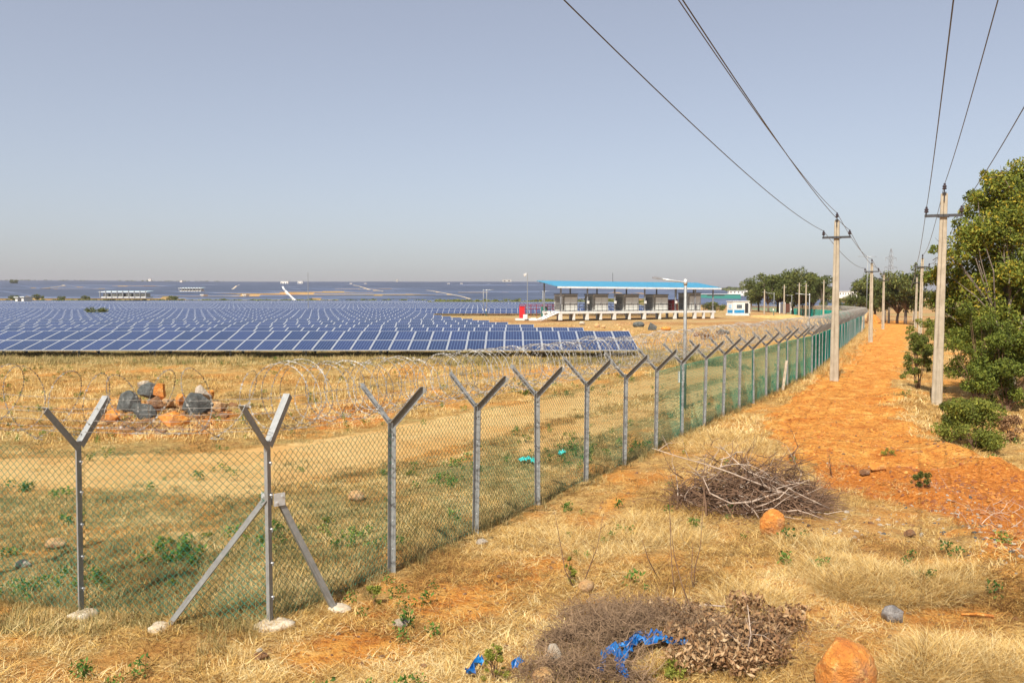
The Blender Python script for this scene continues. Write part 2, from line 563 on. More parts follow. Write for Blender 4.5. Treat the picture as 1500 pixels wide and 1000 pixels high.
def link(name, data, parent=None, loc=None, rot=None):
    o = bpy.data.objects.new(name, data); C.objects.link(o)
    if parent is not None:
        o.parent = parent
    if loc is not None:
        o.location = loc
    if rot is not None:
        o.rotation_euler = rot
    return o


def tag(o, label, cat, group=None, kind=None):
    o['label'] = label
    if cat:
        o['category'] = cat
    if group:
        o['group'] = group
    if kind:
        o['kind'] = kind
    return o


def thing(name, label, cat, loc=(0, 0, 0), rz=0, group=None):
    o = link(name, None, None, loc, (0, 0, rz))
    o.empty_display_size = .3
    return tag(o, label, cat, group)


def copytree(root, loc, rz, label=None, group=None, scale=None):
    r = root.copy(); C.objects.link(r); r.location = loc; r.rotation_euler = (0, 0, rz)
    if scale:
        r.scale = scale if hasattr(scale, '__len__') else (scale,) * 3
    if label:
        r['label'] = label
    if group:
        r['group'] = group
    for ch in list(root.children):
        c = ch.copy(); C.objects.link(c); c.parent = r
        for g in list(ch.children):
            d = g.copy(); C.objects.link(d); d.parent = c
    return r


def npmesh(name, V, F, mat, tint=None, smooth=False):
    """big mesh from arrays: V (n,3), F (m,k) with equal k"""
    me = bpy.data.meshes.new(name)
    V = np.ascontiguousarray(V, np.float32); F = np.ascontiguousarray(F, np.int32)
    m, k = F.shape
    me.vertices.add(len(V)); me.vertices.foreach_set('co', V.ravel())
    me.loops.add(m * k); me.loops.foreach_set('vertex_index', F.ravel())
    me.polygons.add(m)
    me.polygons.foreach_set('loop_start', np.arange(m, dtype=np.int32) * k)
    me.polygons.foreach_set('loop_total', np.full(m, k, np.int32))
    if smooth:
        me.polygons.foreach_set('use_smooth', np.ones(m, bool))
    me.materials.append(mat)
    me.update(calc_edges=True)
    if tint is not None:
        a = me.attributes.new('tint', 'FLOAT', 'FACE'); a.data.foreach_set('value', np.ascontiguousarray(tint, np.float32))
    return me


ORD = ['zeroth', 'first', 'second', 'third', 'fourth', 'fifth', 'sixth', 'seventh', 'eighth', 'ninth', 'tenth', 'eleventh', 'twelfth', 'thirteenth',
       'fourteenth', 'fifteenth', 'sixteenth', 'seventeenth', 'eighteenth', 'nineteenth']
TENS = {2: 'twent', 3: 'thirt', 4: 'fort', 5: 'fift', 6: 'sixt'}


def ordinal(n):
    if n < 20:
        return ORD[n]
    t, u = divmod(n, 10)
    return TENS[t] + 'ieth' if u == 0 else TENS[t] + 'y-' + ORD[u]


# ------------------------------------------------------------------ ground
def graded(lo, hi, a, b, step, g):
    xs = list(np.arange(a, b + 1e-6, step))
    s = step; x = xs[-1]
    while x < hi:
        s *= g; x += s; xs.append(min(x, hi))
    s = step; x = xs[0]
    while x > lo:
        s *= g; x -= s; xs.insert(0, max(x, lo))
    return np.array(xs)


gx = graded(-4200, 4200, -6, 10, .085, 1.022)
gy = graded(-300, 4600, 5.5, 18, .075, 1.017)
X, Y = np.meshgrid(gx, gy)
Z = H(X, Y)
V = np.stack([X.ravel(), Y.ravel(), Z.ravel()], 1)
nx, ny = len(gx), len(gy)
idx = np.arange(nx * ny).reshape(ny, nx)
F = np.stack([idx[:-1, :-1].ravel(), idx[:-1, 1:].ravel(), idx[1:, 1:].ravel(), idx[1:, :-1].ravel()], 1)
me = npmesh('ground', V, F, ground_mat(), smooth=True)


def soilmask(x, y, bare_only=False):
    m = trackmask(x, y)
    m = np.maximum(m, .70 * polymask(x, y, BARE1, .5))
    m2 = np.maximum(m, .50 * sm(.50, .66, fbm(np.asarray(x) / 1.7, np.asarray(y) / 2.4, 97)) * (1 - sm(32, 60, np.asarray(y))))
    return m if bare_only else m2


soil = soilmask(X, Y)
trk = np.maximum(polymask(X, Y, INNER, .5), .85 * polymask(X, Y, INNER2, .5))
for yy0, xa, xb in ((0, 0, 0),):
    pass
# sandy vehicle lines by the guard cabin
trk = np.maximum(trk, .8 * polymask(X, Y, [tuple(G(a, b)[:2]) for a, b in ((1100, 462), (1215, 466), (1240, 478), (1190, 476), (1160, 468), (1100, 465))], 1.0))
inside = sm(0, 1.5, fence_x(Y) - X)
fdist = np.minimum(fence_x(Y) - X, 99)
grn = inside * (.30 + .45 * sm(.45, .6, fbm(X / 6, Y / 6, 91)) + .75 * (1 - sm(2.0, 5.5, fdist))) * sm(7, 10, Y) * (1 - sm(60, 110, Y)) * .62
grn = np.maximum(grn, .9 * inside * sm(36, 41, Y) * (1 - sm(49, 56, Y)))
grn = np.maximum(grn, .5 * sm(.5, .62, fbm(X / 60, Y / 30, 95)) * sm(100, 200, Y))
grn = np.maximum(grn, .95 * inside * sm(280, 300, Y) * (1 - sm(372, 385, Y)))
far = sm(60, 120, np.hypot(X, Y))
red = np.maximum(polymask(X, Y, REDDISH, .5), .9 * polymask(X, Y, W([(125, 618), (190, 596), (310, 596), (350, 612), (310, 640), (180, 648)]), .7))
red = np.maximum(red, .85 * polymask(X, Y, W([(440, 600), (560, 592), (600, 604), (540, 628), (460, 632)]), .7))
rub = polymask(X, Y, RUBBLE, .6)
for nm, cs in (('mask', (soil, trk, grn)), ('mask2', (red, rub, far))):
    a = me.attributes.new(nm, 'FLOAT_COLOR', 'POINT')
    arr = np.ones((nx * ny, 4), np.float32)
    for i in range(3):
        arr[:, i] = cs[i].ravel()
    a.data.foreach_set('color', arr.ravel())
gr = link('ground', me)
tag(gr, 'dry grassy ground with orange soil and sandy vehicle tracks', None, kind='structure')

# ------------------------------------------------------------------ solar field
TILT = math.radians(12.6)
MODW, MODL = 1.0, 1.97


def module_mesh():
    me = bpy.data.meshes.new('solar_panel')
    a, b, t = MODW - .015, MODL - .015, .04
    f = .036
    vs = [(0, 0, -t), (a, 0, -t), (a, b, -t), (0, b, -t), (0, 0, 0), (a, 0, 0), (a, b, 0), (0, b, 0),
          (f, f, 0), (a - f, f, 0), (a - f, b - f, 0), (f, b - f, 0), (f, f, -.004), (a - f, f, -.004), (a - f, b - f, -.004), (f, b - f, -.004)]
    fs = [(0, 3, 2, 1), (0, 1, 5, 4), (1, 2, 6, 5), (2, 3, 7, 6), (3, 0, 4, 7), (4, 5, 9, 8), (5, 6, 10, 9), (6, 7, 11, 10), (7, 4, 8, 11),
          (8, 9, 13, 12), (9, 10, 14, 13), (10, 11, 15, 14), (11, 8, 12, 15), (12, 13, 14, 15)]
    me.from_pydata(vs, [], fs)
    me.materials.append(M['alu']); me.materials.append(M['glass'])
    me.polygons[13].material_index = 1
    uv = me.uv_layers.new(name='UVMap')
    for li, (u, v_) in zip(me.polygons[13].loop_indices, ((0, 0), (1, 0), (1, 1), (0, 1))):
        uv.data[li].uv = (u, v_)
    return me


MODMESH = module_mesh()
GAPM = .02


def support_meshes(n):
    w_ = n * (MODW + .0)
    legs = []
    mb = MB()
    d = math.cos(TILT); r_ = math.sin(TILT)
    for fr in (.12, .38, .62, .88):
        yv = fr * 2 * (MODL + GAPM)
        mb.box((w_ / 2, yv * d, yv * r_ - .085), (w_ - .1, .06, .07))
    return mb


leg_m = None


def leg_mesh(n=1):
    """one frame leg: front short post, rear long post, sloping rafter and a knee brace"""
    mb = MB()
    d = math.cos(TILT); r_ = math.sin(TILT)
    L = 2 * (MODL + GAPM)
    mb.box((0, .22 * L * d, -.58), (.09, .09, 1.2))
    mb.box((0, .78 * L * d, -.42), (.09, .09, 1.9))
    mb.box((0, .5 * L * d, .5 * L * r_ - .16), (.05, L * .9, .08), Matrix.Rotation(TILT, 3, 'X'))
    mb.tube([(0, .78 * L * d, -.35), (0, .5 * L * d, .5 * L * r_ - .2)], .03, 4)
    return mb.mesh('support_frame', M['galv'])


LEGM = leg_mesh()
ROWGROUP = 'rows of solar panels in the field'


def row(k, x0, x1, y, detail, label):
    n = int(round(x1 - x0))
    x0 = x1 - n
    zb = float(H0(min(x1, (x0 + x1) / 2), y)) + .40
    t = thing('solar_panel_row', label, 'solar panels', (x0, y, zb), 0, ROWGROUP)
    rot = (TILT, 0, 0)
    if detail:
        for j in range(2):
            for i in range(n):
                o = link('solar_panel', MODMESH, t, (i * MODW, j * (MODL + GAPM) * math.cos(TILT), j * (MODL + GAPM) * math.sin(TILT)), rot)
                o.rotation_euler = (TILT + R.uniform(-.004, .004), R.uniform(-.003, .003), 0)
    else:
        # strip of modules, each module its own slab with a frame line and joint gap
        nn = n * 2
        vs = np.zeros((nn * 4, 3)); uvs = np.zeros((nn * 4, 2))
        ii = np.tile(np.arange(n), 2); jj = np.repeat([0, 1], n)
        xs0 = ii * MODW; xs1 = xs0 + MODW - .02
        s0 = jj * (MODL + GAPM); s1 = s0 + MODL
        c, s_ = math.cos(TILT), math.sin(TILT)
        dz = NR.uniform(-.01, .01, nn)
        P = np.stack([np.stack([xs0, s0 * c, s0 * s_ + dz], 1), np.stack([xs1, s0 * c, s0 * s_ + dz], 1), np.stack([xs1, s1 * c, s1 * s_ + dz], 1), np.stack([xs0, s1 * c, s1 * s_ + dz], 1)], 1)
        Vv = P.reshape(-1, 3); Ff = np.arange(nn * 4).reshape(nn, 4)
        m_ = npmesh('panel_strip', Vv, Ff, M['glass_far'])
        uvl = m_.uv_layers.new(name='UVMap')
        uvl.data.foreach_set('uv', np.tile(np.array([0, 0, 1, 0, 1, 1, 0, 1], np.float32), nn))
        o = link('panel_strip', m_, t); o['kind'] = 'stuff'
    # purlins
    if y < 160:
        mb = support_meshes(n)
        mb.obj('purlins', M['galv'], t)
    if detail:
        kk = 0
        for i in np.arange(1.5, n, 4.0):
            link('support_frame', LEGM, t, (float(i), 0, 0))
    elif y < 160:
        mb = MB()
        for i in np.arange(1.5, n, 4.0):
            mb.box((float(i), .9, -.4), (.09, .09, 1.0))
        o = mb.obj('support_frames', M['galv'], t)
        o['kind'] = 'stuff'
    return t


ends = {0: 6.6, 1: 4.6, 2: 1.6, 3: -.3, 4: -2.0, 5: -3.8, 6: -5.3}
k = 0
y = 44.2
rown = 0
while y < 345:
    if 146 > y > 139:
        y = 147.0
    xr = ends.get(k, -5.3 - (k - 6) * 1.6) if y < 146 else min(34.0, 26 + (y - 147) * .1)
    xl = -.63 * y - 5
    gaps = []
    rown += 1
    if rown == 1:
        lab = 'front row of blue solar panels, nearest the fence'
    else:
        lab = ordinal(rown) + ' row of blue solar panels counted from the front'
    if y > 300:
        xr = -.10 * y
    row(k, xl, xr, y, k <= 6, lab)
    k += 1
    y += 7.0

# hillside beyond: panel rows too far to tell apart
segs = []
yy = 356.0
NB = 0
while yy < 2500:
    blk = int((yy - 356) // 190)
    if (yy - 356) % 190 > 182:
        yy += 7.5; continue
    xl = -.70 * yy; xr = .30 * yy if yy < 1100 else .24 * yy
    x = xl
    while x < xr:
        wseg = 58
        if fbm(np.array(x / 150), np.array(blk * 3.3 + .5), 61, 2) > .38 or R.random() < .25:
            if not (x < -.45 * yy and yy < 400) and not (x > .0 * yy and yy < 400):
                segs.append((x, x + wseg - (2.5 if int(x / 60) % 4 else 9), yy))
        x += 60
    yy += 7.5 if yy < 1200 else 11.0
sg = np.array(segs)
n = len(sg)
dep = np.where(sg[:, 2] < 1200, 4.0, 6.6)
z0 = H0(sg[:, 0], sg[:, 2]) + .5; z1 = H0(sg[:, 1], sg[:, 2]) + .5
rise = dep * math.tan(TILT)
P = np.zeros((n, 8, 3))
P[:, 0] = np.stack([sg[:, 0], sg[:, 2], z0], 1); P[:, 1] = np.stack([sg[:, 1], sg[:, 2], z1], 1)
P[:, 2] = np.stack([sg[:, 1], sg[:, 2] + dep, z1 + rise], 1); P[:, 3] = np.stack([sg[:, 0], sg[:, 2] + dep, z0 + rise], 1)
P[:, 4:8] = P[:, 0:4]; P[:, 4:8, 2] -= .06
FF = (np.arange(n)[:, None, None] * 8 + np.array([[0, 1, 2, 3], [4, 7, 6, 5], [0, 4, 5, 1], [2, 6, 7, 3]])[None]).reshape(-1, 4)
fo = link('solar_panel_field', npmesh('solar_panel_field', P.reshape(-1, 3), FF, M['farpanel']))
tag(fo, 'hazy blue solar panel rows covering the far rising hillside', 'solar panels', kind='stuff')

# ------------------------------------------------------------------ boundary fence
SP = 2.03
JH = 1.90


def angle_mesh(name, L, wd=.065, th=.006, axis='Z', mat=None, slack=0):
    """L-section steel of length L along +Z"""
    mb = MB()
    mb.prism([(0, 0), (wd, 0), (wd, th), (th, th), (th, wd), (0, wd)], 0, L)
    return mb.mesh(name, mat or M['galv'])


POSTM = angle_mesh('post', JH + .25, .072, .007)
POSTF = angle_mesh('post', JH + .25, .048, .006)


def arm_mesh(s_):
    w_, t_, L_ = .072, .006, .64
    mb = MB()
    # broad flange on the upper side, second flange hanging under its far edge
    mb.prism([(-w_ / 2, -t_ * s_), (w_ / 2, -t_ * s_), (w_ / 2, 0), (-w_ / 2, 0)][::s_], 0, L_)
    mb.prism([(-w_ / 2 - .0005, -w_ * s_), (-w_ / 2 + t_, -w_ * s_), (-w_ / 2 + t_, -.0065 * s_), (-w_ / 2 - .0005, -.0065 * s_)][::s_], 0, L_)
    return mb.mesh('arm', M['galv'])


ARMS = {1: arm_mesh(1), -1: arm_mesh(-1)}


def bolt_mesh():
    mb = MB()
    for z in (.3, .65, 1.0, 1.35, 1.68):
        mb.tube([(-.022, .03, z), (.012, .03, z)], .011, 6)
        mb.tube([(-.018, .03, z - .03), (-.014, .0, z - .0)], .004, 4)
    return mb.mesh('tie_bolts', M['galv_bright'])


BOLTM = bolt_mesh()


def link_panel_mesh(width, height, pitch=.083, r=.0025, seed=0, mat=None):
    rr = random.Random(seed)
    ncol = int(round(width / (pitch / 2))); pw = width / ncol
    nh = int(height / (pitch / 2))
    V_ = []; F_ = []
    base = 0
    ph = pitch / 2
    for c_ in range(ncol):
        pts = []
        for j in range(nh + 1):
            xoff = ((j + c_) % 2) * pw
            # neighbouring wires hook around each other at every bend
            yo = (.003 if (j % 2) else -.003)
            pts.append((c_ * pw + xoff, yo, height - j * ph))
        pts = np.array(pts)
        bag = .02 * np.sin(pts[:, 0] / width * math.pi) * np.sin(pts[:, 2] / height * math.pi)
        pts[:, 1] += bag
        m_ = len(pts)
        ang = np.array([0, 2.094, 4.189])
        ring = np.zeros((m_, 3, 3))
        ring[:, :, 0] = pts[:, None, 0] + r * np.cos(ang)[None] * 1.2
        ring[:, :, 1] = pts[:, None, 1] + r * np.sin(ang)[None]
        ring[:, :, 2] = pts[:, None, 2]
        V_.append(ring.reshape(-1, 3))
        a = np.arange(m_ - 1)[:, None] * 3
        q = []
        for e in range(3):
            q.append(np.stack([a[:, 0] + e, a[:, 0] + (e + 1) % 3, a[:, 0] + 3 + (e + 1) % 3, a[:, 0] + 3 + e], 1))
        F_.append(np.concatenate(q) + base)
        base += m_ * 3
    return npmesh('chain_link_panel', np.concatenate(V_), np.concatenate(F_), mat or M['link'])


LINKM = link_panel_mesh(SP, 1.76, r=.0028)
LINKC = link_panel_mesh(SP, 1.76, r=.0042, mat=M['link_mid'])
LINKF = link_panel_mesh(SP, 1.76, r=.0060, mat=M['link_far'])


def coil_mesh(L, loops, rad, barbs, seed, rw=.0022, wob=.05):
    rr = np.random.RandomState(seed)
    npt = 22 if barbs else 12
    N = loops * npt
    t = np.arange(N + 1) / npt
    env = np.sin(np.clip(np.minimum(t, loops - t), 0, 1) * math.pi / 2)
    wr = np.interp(t, np.arange(loops + 1), rad * (1 + rr.uniform(-wob, wob, loops + 1) * 2))
    wr = rad + (wr - rad) * env
    lx = np.interp(t, np.arange(loops + 1), np.concatenate([[0], rr.uniform(-.35, .35, loops - 1) if loops > 1 else [], [0]])) * (L / loops)
    a = 2 * math.pi * t - math.pi / 2
    sway = .12 * env * np.interp(t, np.arange(loops + 1), rr.uniform(-1, 1, loops + 1))
    # alternate turns lean so that clipped neighbours cross, like concertina wire
    lean = .28 * (L / loops) * np.sin(a) * np.where((t.astype(int) % 2) == 0, 1, -1) * env
    px_ = L * t / loops + lx * env + lean
    py_ = np.cos(a) * wr
    pz_ = np.sin(a) * wr * .96 + sway * .35 + rad
    pts = np.stack([px_, py_, pz_], 1)
    mb = MB()
    mb.tube(pts, rw, 3, cap=False)
    if barbs:
        seg = np.linalg.norm(np.diff(pts, axis=0), axis=1); cum = np.concatenate([[0], np.cumsum(seg)])
        s_ = np.arange(.02, cum[-1], barbs)
        P_ = np.stack([np.interp(s_, cum, pts[:, i]) for i in range(3)], 1)
        P2 = np.stack([np.interp(s_ + .012, cum, pts[:, i]) for i in range(3)], 1)
        for i in range(len(s_)):
            p = Vector(P_[i]); d = (Vector(P2[i]) - p)
            if d.length < 1e-6:
                continue
            d.normalize()
            n_ = Vector(rr.normal(size=3)); n_ = (n_ - d * n_.dot(d)).normalized()
            h_ = .0095
            mb.add([p - d * .013 + n_ * h_, p + d * .013 + n_ * h_ * .9, p + d * .002, p + d * .013 - n_ * h_, p - d * .013 - n_ * h_ * .9, p - d * .002],
                   [(0, 1, 2, 5), (2, 3, 4, 5)])
    return mb.mesh('razor_wire_coil', M['razor'] if barbs else M['razor_far'])


def strand_mesh(L, seed, barbs=True):
    rr = random.Random(seed)
    mb = MB()
    n_ = 10
    pts = [(L * i / n_, rr.uniform(-.006, .006), -.02 * math.sin(math.pi * i / n_) + rr.uniform(-.006, .006) * (0 < i < n_)) for i in range(n_ + 1)]
    mb.tube(pts, .0021, 3, cap=False)
    if barbs:
        x = .05
        while x < L:
            z = -.02 * math.sin(math.pi * x / L)
            for q in range(2):
                a = rr.uniform(0, 6.28)
                d = Vector((rr.uniform(-.3, .3), math.cos(a), math.sin(a))) * .017
                c_ = Vector((x + q * .006, 0, z))
                mb.tube([c_ - d, c_ + d], .0016, 3, cap=False)
            x += .11
    return mb.mesh('barbed_wire', M['razor'])


STR = [strand_mesh(SP, s_) for s_ in range(3)]
STRFAR = strand_mesh(SP, 9, False)
COILN = [coil_mesh(SP, 12, .335, .042, 20 + s_, .0031, .07) for s_ in range(6)]
COILF = [coil_mesh(SP, 11, .345, 0, 40 + s_, .0046) for s_ in range(3)]
COILL = [coil_mesh(SP, 5, .35, .042, 60 + s_, .0026, .12) for s_ in range(3)]

fence = thing('boundary_fence', 'long green chain-link fence on steel Y posts topped with coiled razor wire', 'fence')


def fence_points():
    pts = [Vector((*FENCE[0], 0))]
    i = 0; cur = Vector(FENCE[0]);
    out = [Vector(FENCE[0])]
    seg = 1
    while seg < len(FENCE):
        tgt = Vector(FENCE[seg])
        d = tgt - cur
        if d.length < SP:
            # step round the bend
            seg += 1
            if seg >= len(FENCE):
                break
            tgt = Vector(FENCE[seg]); d = tgt - cur
        cur = cur + d.normalized() * SP
        out.append(cur.copy())
    return out


right = fence_points()
p0 = Vector(FENCE[0])
pl = Vector((-4.66, 9.12))
dl = (pl - p0).normalized()
left = [p0 + dl * (2.25 + (i) * SP) for i in range(0, 5)]


def put_post(p, ang, near, isfar=False):
    """ang: direction of the fence run at this post; arms lean to both sides of it"""
    z = float(H(p.x, p.y))
    o = link('post', POSTM if near or not isfar else POSTF, fence, (p.x, p.y, z - .25), (R.uniform(-.022, .022), R.uniform(-.022, .022), ang + math.radians(180)))
    for s_ in (1, -1):
        a = link('arm', ARMS[s_], o)
        # arm leans 45 degrees across the run
        a.location = (.036, .02 - s_ * .004, JH + .25 - .035 + .004 * s_)
        a.rotation_euler = Euler((s_ * math.radians(44), 0, 0))
    if near:
        link('tie_bolts', BOLTM, o, (0, 0, .25))
    return z


def put_bay(a, b, k_, kind):
    d = b - a; L = d.length; ang = math.atan2(d.y, d.x)
    za, zb = float(H(a.x, a.y)), float(H(b.x, b.y))
    pitch = math.atan2(zb - za, L)
    rot = (0, -pitch, ang); sc = (L / SP, 1, 1)
    nrm = Vector((-math.sin(ang), math.cos(ang)))
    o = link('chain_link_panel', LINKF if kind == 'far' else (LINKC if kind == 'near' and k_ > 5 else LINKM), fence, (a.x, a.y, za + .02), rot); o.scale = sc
    if kind == 'far':
        cm = COILF[k_ % 3]
    elif kind == 'left':
        cm = COILL[k_ % 3]
    else:
        cm = COILN[k_ % 6]
    o = link('razor_wire_coil', cm, fence, (a.x, a.y, za + JH + (.10 if kind != 'left' else .04)), rot); o.scale = sc
    if k_ % 2 and kind != 'left':
        pass
    for s_ in (1, -1):
        for q, (h_) in enumerate((.13, .27, .41)):
            off = nrm * (s_ * h_ * .97)
            if kind == 'far' and q == 1:
                continue
            m_ = STRFAR if kind == 'far' else STR[(k_ + q) % 3]
            w_ = link('barbed_wire', m_, fence, (a.x + off.x, a.y + off.y, za + JH - .02 + h_), rot); w_.scale = sc


for i, p in enumerate(right):
    if i == 0:
        continue
    d = right[min(i + 1, len(right) - 1)] - right[i - 1]
    put_post(p, math.atan2(d.y, d.x) + R.uniform(-.05, .05), i < 14, i > 19)
for i in range(len(right) - 1):
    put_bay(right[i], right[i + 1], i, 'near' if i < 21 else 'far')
angl = math.atan2(-dl.y, -dl.x)
put_post(p0, angl, True)
for i, p in enumerate(left):
    put_post(p, angl, True)
prev = p0
for i, p in enumerate(left):
    put_bay(p, prev, i, 'left'); prev = p

# corner braces with their bolt plates
zc = float(H(p0.x, p0.y))


def brace(px_, py_):
    f = G(px_, py_)
    top = Vector((p0.x, p0.y, zc + 1.30))
    foot = Vector((f.x, f.y, f.z + .02))
    d = foot - top
    hd = Vector((d.x, d.y, 0)).normalized()
    top = top + hd * .07
    d = foot - top
    L = d.length
    mb = MB(); mb.prism([(-.03, -.03), (.03, -.03), (.03, -.024), (-.024, -.024), (-.024, .03), (-.03, .03)], 0, L)
    o = mb.obj('brace', M['galv'], fence)
    o.location = top; o.rotation_mode = 'QUATERNION'; o.rotation_quaternion = d.to_track_quat('Z', 'Y')
    pb = MB(); pb.box((0, 0, 0), (.12, .008, .13)); pb.tube([(.03, -.012, .03), (.03, .012, .03)], .012, 6); pb.tube([(-.03, -.012, -.03), (-.03, .012, -.03)], .012, 6)
    q = pb.obj('brace_plate', M['galv_bright'], fence)
    q.location = top - hd * .005 + Vector((0, 0, -.01)) - Vector((hd.y, -hd.x, 0)) * -.04
    q.rotation_euler = (0, 0, math.atan2(hd.y, hd.x))
    return f


f1 = brace(247, 918); f2 = brace(489, 893)


def pad_mesh(name, r_, h_, seed, mat, k_=14, squash=.8):
    rr = random.Random(seed); mb = MB()
    rim = [(r_ * rr.uniform(.75, 1.15) * math.cos(2 * math.pi * j / k_), r_ * squash * rr.uniform(.75, 1.15) * math.sin(2 * math.pi * j / k_)) for j in range(k_)]
    vs = [(x * 1.03, y_, -.08) for x, y_ in rim] + [(x, y_, h_ * .6 + rr.uniform(-.01, .01)) for x, y_ in rim] + [(x * .6, y_ * .6, h_ + rr.uniform(-.012, .012)) for x, y_ in rim] + [(0, 0, h_)]
    fs = [(j, (j + 1) % k_, k_ + (j + 1) % k_, k_ + j) for j in range(k_)] + [(k_ + j, k_ + (j + 1) % k_, 2 * k_ + (j + 1) % k_, 2 * k_ + j) for j in range(k_)] + [(2 * k_ + j, 2 * k_ + (j + 1) % k_, 3 * k_) for j in range(k_)]
    mb.add(vs, fs)
    return mb.mesh(name, mat, True)


for i, (c_, r_) in enumerate(((Vector((p0.x + .03, p0.y - .05)), .19), (Vector((f1.x - .08, f1.y - .03)), .13), (Vector((f2.x + .06, f2.y)), .13), (Vector((left[0].x + .03, left[0].y - .08)), .15))):
    link('footing', pad_mesh('footing', r_, .045, i, M['footing']), fence, (c_.x, c_.y, float(H(c_.x, c_.y)) + .012), (0, 0, i * 1.3))

# leaning white concrete struts propped on the outside of the fence
for (bx_, by_, tx_, ty_, dist) in ((1146, 572, 1152, 528, None), (1214, 512, 1219, 489, None), (1262, 488, 1264, 463, None)):
    b_ = G(bx_, by_)
    top = AT(tx_, ty_, b_.y + .15)
    mb = MB(); mb.tube([(b_.x, b_.y, b_.z - .1), (top.x, top.y, top.z)], [.065, .055], 4)
    mb.obj('concrete_strut', M['footing'], fence)

# ------------------------------------------------------------------ power lines
def utility_pole(label, base, top_z, arm_w, adir, lean=(0, 0), w0=.36, group=None, pale=False):
    t = thing('utility_pole', label, 'power pole', tuple(base), 0, group)
    t.rotation_euler = (lean[0], lean[1], math.atan2(adir[1], adir[0]) - math.pi / 2)
    hgt = top_z - base[2]
    mb = MB()
    a0, a1, b0, b1 = w0 / 2, .10, w0 * .36, .075
    n_ = 7
    for i in range(n_):
        f0, f1_ = i / n_, (i + 1) / n_
        zz0, zz1 = -.3 + (hgt + .3 - .35) * f0, -.3 + (hgt + .3 - .35) * f1_
        ax0, ax1 = a0 + (a1 - a0) * f0, a0 + (a1 - a0) * f1_
        bx0, bx1 = b0 + (b1 - b0) * f0, b0 + (b1 - b0) * f1_
        c_ = .02
        def ring(ax, bx, z):
            return [(-ax + c_, -bx, z), (ax - c_, -bx, z), (ax, -bx + c_, z), (ax, bx - c_, z), (ax - c_, bx, z), (-ax + c_, bx, z), (-ax, bx - c_, z), (-ax, -bx + c_, z)]
        mb.add(ring(ax0, bx0, zz0) + ring(ax1, bx1, zz1), [(j, (j + 1) % 8, 8 + (j + 1) % 8, 8 + j) for j in range(8)] + ([tuple(range(8, 16))] if i == n_ - 1 else []))
    mb.obj('shaft', M['concrete'], t)
    az = hgt - 1.05
    mb = MB()
    mb.box((0, -.12, az), (arm_w + .1, .06, .09)); mb.box((0, .12, az), (.34, .02, .09)); mb.box((-.16, 0, az), (.02, .3, .07)); mb.box((.16, 0, az), (.02, .3, .07))
    mb.obj('crossarm', M['dark_steel'], t)
    prof = [(.012, -.08), (.012, 0), (.05, .02), (.055, .05), (.03, .07), (.05, .09), (.05, .12), (.026, .15), (.03, .19), (.012, .21)]
    tips = []
    for (x_, z_) in ((-arm_w / 2, az + .09), (arm_w / 2, az + .09), (0, hgt - .22)):
        mb = MB(); mb.lathe([(r_ * 1.25, z__) for r_, z__ in prof], (x_, -.12 if z_ < hgt - .5 else 0, z_), 8)
        mb.obj('insulator', M['insul'], t, True)
        tips.append((x_, -.12 if z_ < hgt - .5 else 0, z_ + .19))
    mb = MB(); mb.box((0, -.03, hgt - .33), (.12, .2, .05)); mb.box((0, -.1, hgt - .45), (.04, .04, .3))
    mb.obj('top_bracket', M['dark_steel'], t)
    Mx = Matrix.Translation(Vector(base)) @ Euler(t.rotation_euler).to_matrix().to_4x4()
    return [Mx @ Vector(q) for q in tips]


def wires(tipsets, group, labels):
    for j in range(3):
        pts = []; rad = []
        for a, b in zip(tipsets[:-1], tipsets[1:]):
            pa, pb = a[j], b[j]
            L = (pa - pb).length
            n_ = 26
            for i in range(n_):
                f = i / n_
                p = pa.lerp(pb, f); p.z -= 4 * (L / 45) ** 2 * .55 * f * (1 - f)
                pts.append(p); rad.append(.0065 + .00011 * max(p.y, 0))
        pts.append(tipsets[-1][j]); rad.append(.02)
        mb = MB(); mb.tube(pts, rad, 5, cap=False)
        tag(mb.obj('power_wire', M['wire'], None, True), labels[j], 'power line', group)


LD = Vector((16.7, 36.2)).normalized()
A = G(1222, 558); B = G(1275, 501)
stepL = Vector((B.x - A.x, B.y - A.y))
dL = (stepL.x, stepL.y)
psl = []
bl = [Vector((A.x - stepL.x * 2, A.y - stepL.y * 2, 0)), Vector((A.x - stepL.x + .42, A.y - stepL.y, 0)), A, B, Vector((A.x + 2 * stepL.x, A.y + 2 * stepL.y, 0)), Vector((A.x + 2.9 * stepL.x, A.y + 2.9 * stepL.y, 0))]
tl = [7.2, 7.2, AT(1226, 311, A.y).z, AT(1278, 379, B.y).z, 7.0, 6.8]
ll = ['concrete power pole behind the viewpoint on the left line', 'concrete power pole beside the viewpoint on the left line', 'tall concrete power pole standing on the left edge of the orange track',
      'concrete power pole further along the orange track, behind the tall left one', 'small distant concrete power pole by the rock heap at the end of the orange track', 'farthest thin concrete pole of the line along the track']
for b_, t_, l_ in zip(bl, tl, ll):
    b_.z = float(H(b_.x, b_.y))
    psl.append(utility_pole(l_, b_, t_, 1.02, dL, group='poles of the left power line'))
wires(psl, 'wires of the left power line', ['left outer wire of the left power line', 'right outer wire of the left power line', 'top middle wire of the left power line'])
Cp = G(1372, 592); Dp = G(1347, 503)
stepR = Vector((Dp.x - Cp.x, Dp.y - Cp.y))
br = [Vector((Cp.x - stepR.x - .4, Cp.y - stepR.y, 0)), Cp, Dp, Vector((Cp.x + 2 * stepR.x, Cp.y + 2 * stepR.y, 0)), Vector((Cp.x + 3 * stepR.x, Cp.y + 3 * stepR.y, 0))]
tr_ = [7.4, AT(1383, 268, Cp.y).z, AT(1345, 372, Dp.y).z, 6.9, 6.9]
